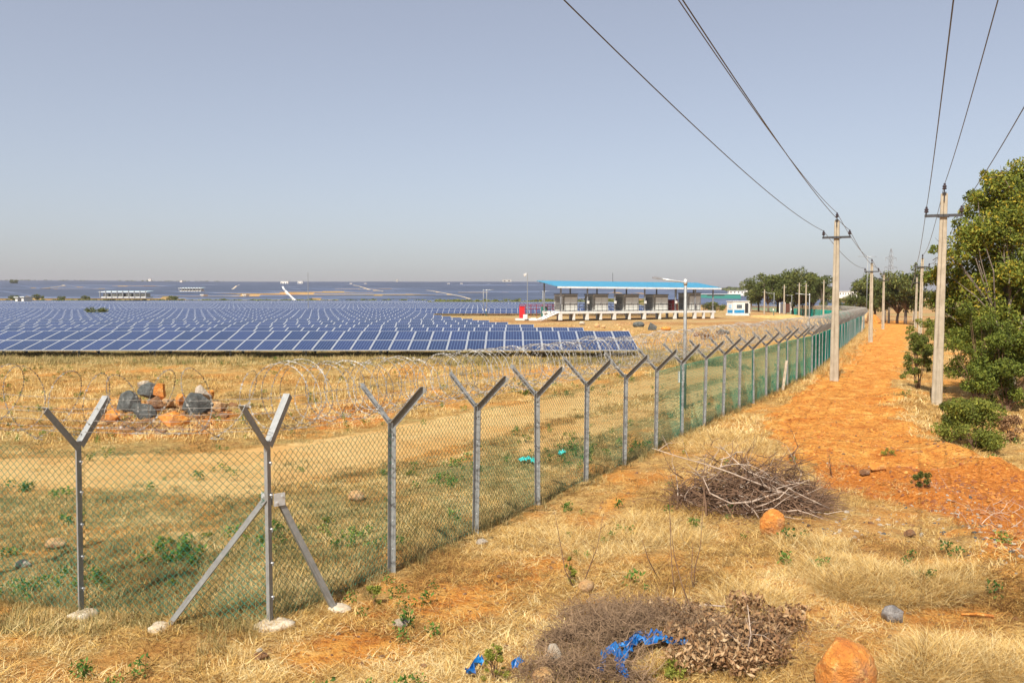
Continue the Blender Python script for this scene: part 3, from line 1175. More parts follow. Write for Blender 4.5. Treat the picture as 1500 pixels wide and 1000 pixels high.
lr = ['concrete power pole behind the viewpoint on the right line', 'thick weathered concrete power pole in front of the yellowing tree', 'slim concrete power pole rising from shrubs right of the orange track',
      'distant concrete power pole beside the dark rounded tree', 'farthest concrete power pole of the right line']
psr = []
for b_, t_, l_ in zip(br, tr_, lr):
    b_.z = float(H(b_.x, b_.y))
    psr.append(utility_pole(l_, b_, t_, 1.0, (stepR.x, stepR.y), lean=(0, .012), w0=.33, group='poles of the right power line'))
wires(psr, 'wires of the right power line', ['left outer wire of the right power line', 'right outer wire of the right power line', 'top middle wire of the right power line'])

# plain far concrete posts without crossarms
pl_ = MB(); pl_.tube([(0, 0, -.3), (0, 0, 6.5)], [.16, .1], 6)
PLM = pl_.mesh('shaft', M['concrete'])
pp = [(1120, 457, 424, 'behind the guard cabin'), (1101, 455, 427, 'just right of the guard cabin roof'), (1149, 462, 417, 'thicker one at the fence gate'), (1171, 463, 414, 'right of the fence gate'),
      (1181, 463, 415, 'beside the double trees'), (1207, 466, 410, 'at the right edge of the far trees'), (1264, 455, 412, 'behind the end of the fence')]
for x_, by_, ty_, wh in pp:
    D_ = 165 if x_ > 1110 else 200
    if x_ == 1264:
        D_ = 190
    tp = AT(x_, ty_, D_); gz = float(H(tp.x, D_))
    t = thing('concrete_post', 'pale concrete pole ' + wh, 'pole', (tp.x, D_, gz), 0, 'plain concrete poles near the far fence')
    o = link('shaft', PLM, t); o.scale = (1.1, 1.1, (tp.z - gz) / 6.5)
    mb = MB(); mb.box((0, 0, tp.z - gz - .5), (.9, .07, .08)); mb.obj('crossarm', M['grey_steel'], t)

# ------------------------------------------------------------------ perimeter lights
def lamp_post(label, base, top_z, arm, group=None, box=True, two=False):
    t = thing('lamp_post', label, 'lamp post', tuple(base), 0, group)
    h_ = top_z - base[2]
    mb = MB(); mb.tube([(0, 0, -.2), (0, 0, h_ * .5), (0, 0, h_)], [.06, .055, .045], 8)
    mb.obj('pole', M['galv'], t, True)
    ax, az = arm
    mb = MB(); mb.tube([(0, 0, h_ - .12), (ax * .5, 0, h_ - .12 + az * .5), (ax * .78, 0, h_ - .12 + az * .8)], .028, 6)
    mb.tube([(0, 0, h_ - .2), (0, 0, h_ - .02)], .06, 8)
    mb.obj('lamp_arm', M['galv_bright'], t, True)
    mb = MB()
    r_ = Matrix.Rotation(-math.atan2(az, ax), 3, 'Y')
    c_ = Vector((ax * .92, 0, h_ - .12 + az * .93))
    mb.box(c_, (.30, .13, .045), r_); mb.box(c_ + r_ @ Vector((0, 0, -.03)), (.2, .1, .02), r_)
    mb.obj('lamp_head', M['grey_steel'], t)
    if two:
        mb = MB(); mb.tube([(0, 0, h_ - .12), (-ax, 0, h_ - .05)], .03, 5); mb.box((-ax, 0, h_ - .05), (.4, .15, .06)); mb.obj('lamp_arm', M['galv'], t)
    if box:
        mb = MB(); mb.box((-.13, -.1, 1.02), (.17, .12, .32)); mb.box((-.13, -.1, 1.19), (.19, .14, .02)); mb.obj('junction_box', M['white'], t)
        mb = MB(); mb.tube([(-.13, -.1, .86), (-.14, -.1, .4), (-.13, -.08, 0)], .028, 6); mb.obj('conduit', M['teal'], t)
    return t


b_ = G(1001, 603); b_.y += .35; b_.x += .1; b_.z = float(H(b_.x, b_.y))
lamp_post('near galvanised lamp post with its arm to the left, beside the razor wire', b_, AT(1003, 408, b_.y).z, (-.95, .14), 'perimeter lamp posts')
for (x_, ty_, D_, l_) in ((1186, 430, 82, 'second lamp post, rising behind the curve of razor wire'), (1134, 429, 150, 'small lamp post right of the guard cabin'), (1160, 432, 170, 'far lamp post near the fence gate'),
                          (1176, 430, 190, 'tiny lamp post in front of the far trees')):
    tp = AT(x_, ty_, D_); gz = float(H(tp.x, D_))
    lamp_post(l_, Vector((tp.x, D_, gz)), tp.z, (-1.3, .12), 'perimeter lamp posts')
tp = AT(1271, 375, 140)
lamp_post('tall thin street light with two arms above the end of the fence', Vector((tp.x, 140, 0)), tp.z, (1.4, .05), None, False, True)

# ------------------------------------------------------------------ inverter shed
Lf = AT(821, 467, 117); Rt = AT(1047, 466, 130)
uv_ = Vector((Rt.x - Lf.x, 130 - 117, 0)); SL = uv_.length; uvn = uv_.normalized(); vvn = Vector((-uvn.y, uvn.x, 0))
zs = .86
shed = thing('inverter_shed', 'open sided inverter shed with sloping blue roof on a white raised platform', 'shed', (Lf.x, 117, zs), math.atan2(uvn.y, uvn.x))
DEP = 4.7
PZ = AT(821, 456, 117).z - zs   # platform top
FZ = AT(821, 419, 117).z - zs
BZ = FZ + .75


def sx(px_):
    """distance along the shed's front edge at a photograph column"""
    r = ray(px_, 440); q = r.x / r.y
    return (q * 117 - Lf.x) / (uvn.x - q * uvn.y)


mb = MB(); mb.box((SL / 2, DEP / 2, PZ - .16), (SL + .3, DEP, .32)); mb.obj('platform', M['white'], shed)
mb = MB()
rot = Matrix.Rotation(math.atan2(BZ - FZ, DEP), 3, 'X')
mb.box((SL / 2, DEP / 2, (FZ + BZ) / 2), (SL + 1.6, DEP + 1.0, .05), rot)
nrib = 70
for i in range(nrib):
    mb.box((-.75 + (SL + 1.5) * i / (nrib - 1), DEP / 2, (FZ + BZ) / 2 + .045), (.05, DEP + .98, .045), rot)
roof = mb.obj('roof', M['roof_blue'], shed)
mb = MB(); mb.box((SL / 2, -.53, FZ - .17), (SL + 1.62, .05, .24)); mb.obj('gutter', M['roof_edge'], roof)
mb = MB()
for v_, z_ in ((.05, FZ - .12), (DEP - .05, BZ - .12)):
    mb.box((SL / 2, v_, z_), (SL + 1.2, .1, .16))
for i in range(9):
    mb.box((SL * i / 8, DEP / 2, (FZ + BZ) / 2 - .1), (.08, DEP + .7, .12), rot)
mb.obj('roof_beams', M['grey_steel'], shed)
fcols = [822, 861, 901, 945, 990, 1019, 1045]
COLM = MB(); COLM.box((0, 0, .5), (.16, .16, 1.0)); COLM = COLM.mesh('column', M['grey_steel'])
for x_ in fcols:
    s_ = sx(x_)
    o = link('column', COLM, shed, (s_, .1, PZ)); o.scale = (1, 1, FZ - PZ - .2)
    o = link('column', COLM, shed, (s_ + (0 if s_ > 1 else 0), DEP - .1, PZ)); o.scale = (1, 1, BZ - PZ - .2)
PIERM = MB(); PIERM.box((0, 0, -.5), (.42, .36, 1.0)); PIERM = PIERM.mesh('pier', M['white'])
piers = sorted([sx(x_) for x_ in fcols] + [(sx(a) + sx(b)) / 2 for a, b in zip(fcols[:-1], fcols[1:])])
for s_ in piers:
    for v_ in (.2, DEP - .3):
        o = link('pier', PIERM, shed, (s_, v_, PZ - .32)); o.scale = (1 if s_ in [sx(x_) for x_ in fcols] else .6, 1, PZ - .3)
mb = MB()
for z_ in (.55, 1.0):
    mb.box((SL / 2, -.02, PZ + z_), (SL, .04, .04)); mb.box((SL / 2, DEP + .02, PZ + z_), (SL, .04, .04))
for i in range(37):
    mb.box((SL * i / 36, -.02, PZ + .5), (.04, .04, 1.0)); mb.box((SL * i / 36, DEP + .02, PZ + .5), (.04, .04, 1.0))
mb.obj('railing', M['dark_steel'], shed)
# stairs at the left end
nst = 8
STM = MB(); STM.box((0, 0, 0), (.34, 1.2, .06)); STM = STM.mesh('step', M['white'])
for i in range(nst):
    link('step', STM, shed, (-.25 - i * .33, .9, PZ - .08 - (i + .6) * (PZ / nst)))
mb = MB()
for v_ in (.28, 1.52):
    mb.tube([(0, v_, PZ - .1), (-nst * .35, v_, 0.05)], .11, 4)
mb.obj('stair_stringers', M['white'], shed)
mb = MB()
for v_ in (.28, 1.52):
    mb.tube([(0, v_, PZ + .95), (-nst * .35, v_, 1.0)], .025, 4)
    for i in range(5):
        f = i / 4; mb.tube([(-nst * .35 * f, v_, PZ * (1 - f)), (-nst * .35 * f, v_, PZ * (1 - f) + 1)], .022, 4)
mb.obj('stair_handrail', M['dark_steel'], shed)
mb = MB(); mb.tube([(sx(925), DEP, BZ), (sx(925), DEP, BZ + 1.4)], .03, 5); mb.obj('lightning_rod', M['dark_steel'], shed)
for x_ in (861, 901, 945, 990):
    mb = MB(); mb.box((sx(x_) - .02, -.12, PZ + 1.25), (.3, .14, .4)); mb.obj('switch_box', M['white'], shed)


def container(x0, x1, label, tall=2.25, gloss=True):
    s0, s1 = sx(x0), sx(x1)
    a = Vector((Lf.x, 117, 0)) + uvn * s0 + vvn * .7
    t = thing('inverter_cabinet', label, 'electrical cabinet', (a.x, a.y, zs + PZ), math.atan2(uvn.y, uvn.x), 'grey inverter cabinets under the blue roof')
    Lx = s1 - s0
    mb = MB(); mb.box((Lx / 2, 1.1, tall / 2 + .06), (Lx, 2.2, tall)); mb.obj('cabinet_body', M['container'], t)
    mb = MB(); mb.box((Lx / 2, 1.1, tall + .12), (Lx + .15, 2.35, .12)); mb.obj('cabinet_roof', M['container_dark'], t)
    nd = 2
    d0 = Lx * .12
    DW = (Lx - d0 - .1) / nd
    for i in range(nd):
        mb = MB(); mb.box((d0 + DW * (i + .5), -.02, tall * .47), (DW - .05, .05, tall * .8)); d_ = mb.obj('cabinet_door', M['door_grey'], t)
        mb = MB(); mb.box((d0 + DW * (i + .5) + DW * .35, -.06, tall * .45), (.04, .04, .3)); mb.obj('handle', M['dark_steel'], d_)
    mb = MB(); mb.box((d0 + DW, -.025, tall * .92), (DW * 2, .06, .12)); mb.obj('canopy_strip', M['container_dark'], t)
    for j in range(9):
        mb = MB() if j == 0 else mb
        mb.box((d0 * .5, -.03, .35 + j * .2), (d0 * .75, .05, .09), Matrix.Rotation(.5, 3, 'X'))
    mb.obj('louvres', M['container_dark'], t)
    mb = MB()
    for j in range(9):
        mb.box((-.03, 1.1, .35 + j * .2), (.05, 1.6, .09), Matrix.Rotation(.5, 3, 'Y'))
    mb.obj('louvres', M['container_dark'], t)


container(828, 850, 'grey cabinet with double doors next to the stairs of the shed')
container(873, 895, 'second grey cabinet from the stairs in the blue roofed shed')
container(918, 940, 'middle grey cabinet of the blue roofed shed')
container(962, 983, 'grey cabinet just left of the dark red panel in the shed')
container(1012, 1031, 'tall brownish cabinet at the right end of the blue roofed shed', 2.5)
s0 = sx(990); a = Vector((Lf.x, 117, 0)) + uvn * (s0 + .2) + vvn * 1.2
t = thing('red_panel_cabinet', 'dark red electrical cabinet between two grey ones under the blue roof', 'electrical cabinet', (a.x, a.y, zs + PZ), math.atan2(uvn.y, uvn.x))
mb = MB(); mb.box((.6, .5, .8), (1.15, 1.0, 1.6)); mb.obj('cabinet_body', M['dark_red'], t)
mb = MB(); mb.box((.6, -.02, .8), (1.0, .03, 1.4)); mb.obj('cabinet_door', M['dark_red'], t)
mb = MB(); mb.box((.6, .5, 1.63), (1.25, 1.1, .06)); mb.obj('cabinet_roof', M['dark_steel'], t)

# things left of the shed
def ground_at(px_, D_):
    q = AT(px_, 450, D_); return Vector((q.x, D_, float(H(q.x, D_))))


g_ = ground_at(764.5, 122)
t = thing('red_cabinet', 'tall bright red cabinet on a white plinth left of the shed stairs', 'cabinet', tuple(g_), .1)
mb = MB(); mb.box((0, 0, .12), (1.9, 1.2, .3)); mb.obj('plinth', M['white'], t)
mb = MB(); mb.box((0, 0, 1.1), (.72, .5, 1.6)); bo = mb.obj('cabinet_body', M['red'], t)
mb = MB(); mb.box((0, -.26, 1.1), (.62, .02, 1.45)); mb.obj('cabinet_door', M['red'], t)
mb = MB(); mb.prism([(-.42, -.32), (.42, -.32), (.42, .32), (-.42, .32)], 1.9, 1.97); mb.obj('cabinet_roof', M['red'], t)
g_ = ground_at(772.5, 121)
t = thing('camera_pole', 'slender mast with a white security camera on top, beside the red cabinet', 'camera pole', tuple(g_))
hz = AT(772, 400, 121).z - g_.z
mb = MB(); mb.tube([(0, 0, 0), (0, 0, hz)], [.07, .045], 6); mb.obj('mast', M['galv'], t)
mb = MB(); mb.box((-.35, -.05, hz - .2), (.34, .22, .2)); mb.tube([(0, 0, hz - .05), (-.3, -.02, hz - .05), (-.35, -.05, hz - .1)], .03, 5); mb.lathe([(.04, -.16), (.14, -.1), (.16, 0), (.1, .04)], (-.35, -.05, hz - .3), 8); mb.obj('security_camera', M['white'], t)
mb = MB(); mb.box((-.35, -.17, hz - .2), (.12, .04, .1)); mb.obj('lens', M['black'], t)
mb = MB(); mb.box((-.3, -.25, .55), (.6, .35, .6)); mb.obj('control_box', M['white'], t)
for x0_, x1_, l_ in ((775, 788, 'low white kerb block right of the red cabinet'),):
    g_ = ground_at((x0_ + x1_) / 2, 121)
    mb = MB(); mb.prism([(-.65, -.4), (.65, -.45), (.6, .4), (-.6, .4)], -.1, .28); mb.prism([(-.4, -.3), (.35, -.3), (.3, .3), (-.4, .3)], .28, .36)
    tag(mb.obj('concrete_block', M['white'], None, False, g_), l_, 'concrete block')
g_ = ground_at(797, 124)
t = thing('teal_screen', 'small teal mesh screen beside the shed stairs', 'screen', tuple(g_), .3)
mb = MB(); mb.box((0, 0, 1.15), (.9, .04, 1.5)); mb.obj('screen_sheet', M['teal'], t)
for s_ in (-.48, .48):
    mb = MB(); mb.box((s_, 0, .95), (.05, .05, 2.0)); mb.obj('post', M['galv'], t)
g_ = ground_at(790, 140)
t = thing('red_railing', 'low rust red railing behind the red cabinet', 'railing', tuple(g_), .05)
mb = MB()
for z_ in (1.3, 1.7, 2.0):
    mb.box((0, 0, z_), (6.5, .09, .10))
mb.obj('rails', M['dark_red'], t)
for i in range(8):
    mb = MB() if i == 0 else mb
    mb.box((-3.2 + i * .91, 0, 1.0), (.08, .08, 2.1))
mb.obj('posts', M['dark_red'], t)
for x_, ty_, D_, l_ in ((795, 426, 150, 'thin lamp post behind the left end of the shed'), (708, 424, 150, 'left one of two thin lamp posts over the panel rows'), (713, 424, 145, 'right one of two thin lamp posts over the panel rows')):
    tp = AT(x_, ty_, D_); gz = float(H(tp.x, D_))
    lamp_post(l_, Vector((tp.x, D_, gz)), tp.z, (1.2, .1), 'lamp posts among the solar panels')
tp = AT(451, 399, 160); gz = float(H(tp.x, 160))
t = thing('thin_mast', 'very thin mast standing among the panel rows', 'mast', (tp.x, 160, gz))
mb = MB(); mb.tube([(0, 0, 0), (0, 0, tp.z - gz)], [.07, .05], 5); mb.obj('mast_tube', M['galv'], t)
mb = MB(); mb.box((0, -.1, .9), (.35, .25, .5)); mb.obj('junction_box', M['white'], t)

# guard cabin
g_ = ground_at(1081, 150)
t = thing('guard_cabin', 'small white guard cabin with blue band and open dark doorway', 'cabin', tuple(g_), math.radians(14))
mb = MB(); mb.box((0, 0, .18), (3.4, 2.4, .4)); mb.obj('plinth', M['white'], t)
mb = MB(); mb.box((0, 0, 1.4), (3.1, 2.2, 2.1)); wall = mb.obj('cabin_wall', M['white'], t)
mb = MB(); mb.box((0, 0, 2.5), (3.3, 2.4, .12)); mb.obj('cabin_roof', M['roof_edge'], t)
mb = MB(); mb.box((-.35, -1.11, .72), (1.95, .03, .55)); mb.box((-1.56, -.1, .72), (.03, 1.8, .55)); mb.obj('blue_band', M['blue_paint'], t)
mb = MB(); mb.box((1.05, -1.105, 1.28), (.62, .04, 1.75)); mb.obj('doorway', M['black'], t)
mb = MB(); mb.box((1.4, -1.42, 1.28), (.04, .6, 1.75)); mb.obj('door', M['white'], t)
mb = MB(); mb.box((-.35, -1.115, 1.6), (1.0, .05, .62)); f_ = mb.obj('window_frame', M['grey_steel'], t)
for i in (0, 1, 2):
    mb = MB(); mb.box((-.35 - .32 + .32 * i, -1.145, 1.6), (.27, .02, .5)); mb.obj('pane', M['glassy'], f_)
mb = MB(); mb.box((-1.57, -.1, 1.6), (.04, 1.0, .62)); mb.obj('window_frame', M['lightblue'], t)

# gate in the far fence
g_ = ground_at(1150, 176)
t = thing('fence_gate', 'greyish brown gate in the far run of the fence', 'gate', tuple(g_), math.radians(50))
for i in (0, 1):
    mb = MB(); mb.box((-1.3 + 2.6 * i, 0, 1.05), (2.5, .05, 1.9)); mb.obj('gate_leaf', M['rust'] if i else M['grey_steel'], t)
for i in (0, 1, 2):
    mb = MB(); mb.box((-2.65 + 2.65 * i, 0, 1.15), (.14, .14, 2.3)); mb.obj('gate_post', M['white'], t)

# ------------------------------------------------------------------ rocks
def rock_mesh(name, seed, mat, sx_=1, sy_=1, sz_=.8, sub=3, ang=.0, smooth=True):
    import bmesh
    rr = np.random.RandomState(seed)
    bm = bmesh.new()
    if ang:
        P0 = rr.normal(size=(15, 3)); P0 /= np.linalg.norm(P0, axis=1)[:, None]; P0 *= rr.uniform(.85, 1.1, (15, 1))
        for p in P0:
            bm.verts.new(p)
        bmesh.ops.convex_hull(bm, input=bm.verts)
        for v in [v for v in bm.verts if not v.link_faces]:
            bm.verts.remove(v)
        bmesh.ops.bevel(bm, geom=list(bm.edges), offset=.035, segments=1, affect='EDGES')
        bmesh.ops.triangulate(bm, faces=bm.faces)
        bmesh.ops.subdivide_edges(bm, edges=list(bm.edges), cuts=2)
        bmesh.ops.triangulate(bm, faces=bm.faces)
    else:
        bmesh.ops.create_icosphere(bm, subdivisions=sub, radius=1)
    V_ = np.array([v.co[:] for v in bm.verts])
    # cut planes give facets
    for _ in range(0 if ang else (3 if sub == 5 else 7)):
        n_ = rr.normal(size=3); n_ /= np.linalg.norm(n_)
        d_ = rr.uniform(.55, .86) if ang else rr.uniform(.68, .95)
        s_ = V_ @ n_ - d_
        V_ = V_ - np.clip(s_, 0, None)[:, None] * n_ * (.95 if ang else .75)
    nz = fbm(V_[:, 0] * 2.1 + 5 + V_[:, 2] * 1.3, V_[:, 1] * 2.1 + V_[:, 2] * 1.7, seed) - .5
    nz2 = fbm(V_[:, 0] * 7 + 5 + V_[:, 2] * 5, V_[:, 1] * 7 + V_[:, 2] * 6, seed + 3, 2) - .5
    V_ = V_ * (1 + nz * (.10 if ang else (.16 if sub == 5 else .28)) + nz2 * (.06 if ang else .08))[:, None]
    V_ = V_ * np.array([sx_, sy_, sz_])
    for v, p in zip(bm.verts, V_):
        v.co = p
    me_ = bpy.data.meshes.new(name); bm.to_mesh(me_); bm.free()
    me_.materials.append(mat)
    if smooth and not ang:
        me_.polygons.foreach_set('use_smooth', [True] * len(me_.polygons))
    return me_


def rock(px_, py_, wpx, hpx, mat, label, seed, ang=0, name='rock', depth=.8, lift=0, group=None, sub=3, tilt=0):
    """rock whose foot is seen at (px,py) with a size in photograph pixels"""
    g = G(px_, py_)
    m_ = 1250 / g.y
    w_ = wpx / m_ / 2; h_ = hpx / m_ / 2
    g.y += w_ * depth * .8
    me_ = rock_mesh(name, seed, mat, w_, w_ * depth, h_ * 1.15, sub, ang)
    o = link(name, me_, None, (g.x, g.y, float(H(g.x, g.y)) + h_ * .72 + lift), (0, tilt, 0))
    return tag(o, label, 'rock', group)


rock(1248, 1030, 94, 84, M['rock_orange'], 'big smooth orange boulder at the bottom edge of the picture', 3, 0, 'boulder', .9, sub=5)
rock(1137, 786, 40, 42, M['rock_orange'], 'orange stone at the foot of the brush pile', 8, 0, depth=.8, sub=4)
rock(1313, 912, 34, 26, M['foil'], 'round silvery grey stone with crinkled surface among straw', 12, 0, sub=4)
rock(812, 985, 26, 46, M['rock_pale'], 'upright cream stone with an orange top in the dry twigs', 15, 0, sub=3)
rock(797, 1008, 36, 30, M['rock_ochre'], 'ochre stone beside the upright cream stone', 16)
rock(860, 868, 26, 18, M['rock_ochre'], 'yellow ochre stone behind the grey twigs', 17)
rock(76, 805, 30, 17, M['rock_ochre'], 'flat ochre stone inside the fence by the left post', 19)
rock(30, 832, 24, 12, M['rock_pale'], 'flat pale stone inside the fence at the far left', 20)
rock(380, 969, 25, 13, M['rock_brown'], 'small red brown stone below the corner footing', 21, 1)
rock(379, 955, 10, 6, M['rock_pale'], 'tiny pale stone between the corner footing and brown stone', 22)
rock(588, 920, 28, 12, M['rock_pale'], 'flat cream slab of stone lying on bare soil right of the corner', 23)
rock(706, 798, 20, 9, M['rock_pale'], 'flat cream stone at the foot of the fourth fence post', 24)
rock(1335, 788, 20, 14, M['rock_brown'], 'dark brown stone on the rubble', 25, 1)
rock(520, 735, 26, 16, M['rock_ochre'], 'yellow stone behind the mesh left of the third post', 27)
rock(1290, 692, 26, 14, M['rock_orange'], 'reddish clod of soil at the near edge of the track', 29, 1)
rock(1270, 698, 18, 12, M['rock_brown'], 'dark red clod beside the reddish clod at the near track edge', 30, 1)
rock(1272, 473, 34, 20, M['rock_ochre'], 'heap of pale orange stones, left lump at the track end', 31, 1)
rock(1286, 474, 24, 15, M['rock_orange'], 'heap of pale orange stones, right lump at the track end', 32, 1)
pile = [(185, 606, 42, 36, 'rock_grey', 1, 'large dark grey slab at the left of the rock pile', 0),
        (213, 592, 34, 24, 'rock_grey', 1, 'dark grey rock at the back of the rock pile', .2),
        (207, 617, 44, 30, 'rock_grey', 1, 'pointed dark grey rock at the front of the rock pile', .05),
        (284, 610, 46, 30, 'rock_grey', 1, 'leaning bluish grey rock at the right of the rock pile', .1),
        (142, 612, 26, 20, 'rock_ochre', 0, 'rounded yellow stone at the left end of the rock pile', 0),
        (160, 619, 28, 20, 'rock_orange', 0, 'orange stone just left of the grey slab', 0),
        (231, 592, 20, 26, 'rock_orange', 0, 'bright orange stone on top of the rock pile', .2),
        (208, 580, 20, 14, 'rock_pale', 0, 'pale pink stone on top of the rock pile', .3),
        (243, 601, 28, 16, 'rock_ochre', 0, 'ochre stone in the middle of the rock pile', .1),
        (262, 597, 20, 18, 'rock_orange', 0, 'mottled orange stone right of the pile middle', .1),
        (288, 590, 38, 22, 'rock_pale', 0, 'large cream stone at the back right of the pile', .05),
        (305, 588, 16, 14, 'rock_orange', 0, 'small orange stone behind the cream one', .1),
        (248, 628, 46, 26, 'rock_orange', 0, 'long orange pink rock lying in front of the pile', 0),
        (316, 603, 30, 18, 'rock_ochre', 0, 'pale orange rock at the right end of the pile', 0),
        (357, 600, 18, 10, 'rock_pale', 0, 'small separate pale stone right of the pile', 0),
        (340, 596, 14, 8, 'rock_brown', 0, 'small brown stone right of the pile', 0),
        (224, 606, 26, 22, 'rock_brown', 0, 'dark brown stone wedged between the grey rocks', .12)]
for i, (x_, y_, w_, h_, m_, an, l_, lf) in enumerate(pile):
    rock(x_, y_, w_ * 1.02, h_ * 1.08, M[m_], l_, 100 + i * 7, 1, lift=lf * .8, group='rocks of the pile in the field', sub=3, tilt=R.uniform(-.3, .3))
mid = [(956, 484, 15, 13, 'rock_grey', 1, 'dark upright grey rock in the middle rubble, right of the panel row end'), (977, 484, 16, 7, 'rock_orange', 0, 'low orange rock right of the upright grey one'),
       (1012, 487, 14, 7, 'rock_brown', 1, 'dark brown rock right of the near lamp post'), (1021, 493, 10, 6, 'rock_brown', 0, 'small brown rock below its dark neighbour by the lamp post'),
       (853, 476, 10, 6, 'rock_pale', 0, 'pale stone in front of the shed, left one'), (875, 480, 9, 7, 'rock_ochre', 0, 'yellow stone in front of the shed'), (884, 481, 7, 6, 'rock_ochre', 0, 'small yellow stone beside its larger yellow neighbour in front of the shed'),
       (936, 479, 18, 9, 'rock_grey', 0, 'spread grey rock left of the upright grey rock'), (918, 489, 12, 6, 'rock_ochre', 0, 'ochre rock right of the front panel row end'), (1060, 490, 22, 8, 'rock_grey', 0, 'grey rubble lump behind the razor wire'),
       (945, 503, 8, 4, 'rock_pale', 0, 'pale stone just past the front panel row corner'), (605, 583, 12, 9, 'rock_ochre', 0, 'orange stone seen through the coil near the third post')]
for i, (x_, y_, w_, h_, m_, an, l_) in enumerate(mid):
    rock(x_, y_, w_, h_, M[m_], l_, 300 + i * 5, an, group='rocks scattered in the field', sub=2)

# loose stones, too many to count: several sizes, one joined mesh
def stones(name, label, polys, n_, smin, smax, mat, seed):
    rr = np.random.RandomState(seed)
    base = rock_mesh('tmp', seed, mat, 1, 1, .7, 1, 1)
    bv = np.array([v.co[:] for v in base.vertices]); bf = np.array([p.vertices[:] for p in base.polygons])
    bpy.data.meshes.remove(base)
    P_ = []
    while len(P_) < n_:
        pg = polys[rr.randint(len(polys))]
        xs_ = [p[0] for p in pg]; ys_ = [p[1] for p in pg]
        q = np.stack([rr.uniform(min(xs_), max(xs_), 400), rr.uniform(min(ys_), max(ys_), 400)], 1)
        # favour near ones
        keep = (polymask(q[:, 0], q[:, 1], pg, .1) > .5) & (rr.random_sample(400) < np.clip(9 / q[:, 1], 0, 1) ** 1.5)
        P_.extend(q[keep].tolist())
    P_ = np.array(P_[:n_])
    s_ = smin + (smax - smin) * rr.random_sample(n_) ** 5
    z_ = H(P_[:, 0], P_[:, 1])
    a_ = rr.uniform(0, 6.28, n_)
    ca, sa = np.cos(a_), np.sin(a_)
    sq = rr.uniform(.5, 1.2, (n_, 3)) * s_[:, None]
    L_ = bv[None] * sq[:, None, :]
    Vx = L_[:, :, 0] * ca[:, None] - L_[:, :, 1] * sa[:, None] + P_[:, None, 0]
    Vy = L_[:, :, 0] * sa[:, None] + L_[:, :, 1] * ca[:, None] + P_[:, None, 1]
    Vz = L_[:, :, 2] + z_[:, None] + s_[:, None] * .12
    Vv = np.stack([Vx, Vy, Vz], 2).reshape(-1, 3)
    Ff = (bf[None] + (np.arange(n_) * len(bv))[:, None, None]).reshape(-1, 3)
    tag(link(name, npmesh(name, Vv, Ff, mat)), label, 'stones', kind='stuff')


PILE = W([(128, 612), (190, 592), (300, 592), (345, 606), (320, 628), (250, 642), (180, 640)])
stones('pile_rubble', 'brown soil lumps and broken stones under the rock pile', [PILE], 800, .02, .2, M['rock_brown'], 12)
stones('pile_chips', 'orange chips of stone among the rock pile', [PILE], 260, .02, .16, M['rock_ochre'], 13)
FRONT = W([(380, 1010), (560, 870), (900, 700), (1000, 640), (1150, 590), (1500, 700), (1700, 1010)])
stones('orange_clods', 'orange clods and pebbles of soil strewn over the track', [TRACK], 6500, .005, .055, M['rock_orange'], 5)
stones('red_clods', 'dark red crumbs and lumps of the disturbed soil at right', [REDDISH], 2200, .005, .06, M['rock_red'], 15)
stones('ochre_clods', 'ochre stones strewn over the orange track', [TRACK], 2500, .005, .07, M['rock_orange'], 6)
stones('pale_rubble', 'small pale rubble stones between straw and track', [RUBBLE, RUBBLE, REDDISH], 600, .006, .05, M['rock_pale'], 7)
stones('grey_rubble', 'small dark grey rubble stones between straw and track', [RUBBLE], 220, .008, .05, M['rock_grey'], 9)
stones('brown_clods', 'small brown clods scattered on the dry foreground', [FRONT], 2600, .005, .045, M['rock_brown'], 8)
MIDP = [tuple(G(a, b)[:2]) for a, b in ((840, 478), (930, 472), (1080, 482), (1100, 500), (1010, 512), (940, 505), (900, 488))]
stones('field_rubble', 'orange rubble in the field between shed and razor wire', [MIDP], 420, .05, .26, M['rock_ochre'], 10)

# ------------------------------------------------------------------ grass
def tuft(name, n_, h0, h1, spread, lean, wd, mat, seed, segs=3, droop=1.0):
    rr = np.random.RandomState(seed)
    V_ = []; F_ = []; b = 0
    for i in range(n_):
        a = rr.uniform(0, 6.28); L_ = rr.uniform(h0, h1)
        r0 = spread * rr.uniform(0, 1) ** .7; a0 = rr.uniform(0, 6.28)
        p = np.array([r0 * math.cos(a0), r0 * math.sin(a0), -.01])
        th = rr.uniform(lean[0], lean[1])          # angle from vertical
        dth = rr.uniform(.2, 1.0) * droop / segs
        side = np.array([-math.sin(a), math.cos(a), 0])
        a += rr.uniform(-.3, .3)
        w_ = wd * rr.uniform(.6, 1.3)
        for s_ in range(segs + 1):
            f = s_ / segs
            ww = w_ * (1 - f * .85) / 2
            V_ += [p - side * ww, p + side * ww]
            p = p + L_ / segs * np.array([math.cos(a) * math.sin(th), math.sin(a) * math.sin(th), math.cos(th)])
            if p[2] < .004:
                p[2] = .004 + rr.uniform(0, .008)
            th += dth
            a += rr.uniform(-.25, .25)
        for s_ in range(segs):
            F_.append((b + 2 * s_, b + 2 * s_ + 1, b + 2 * s_ + 3, b + 2 * s_ + 2))
        b += 2 * (segs + 1)
    me_ = npmesh(name, np.array(V_), np.array(F_), mat)
    a = me_.attributes.new('blade', 'FLOAT', 'FACE'); a.data.foreach_set('value', np.repeat(rr.uniform(0, 1, n_), segs).astype(np.float32))
    return bpy.data.objects.new(name, me_)


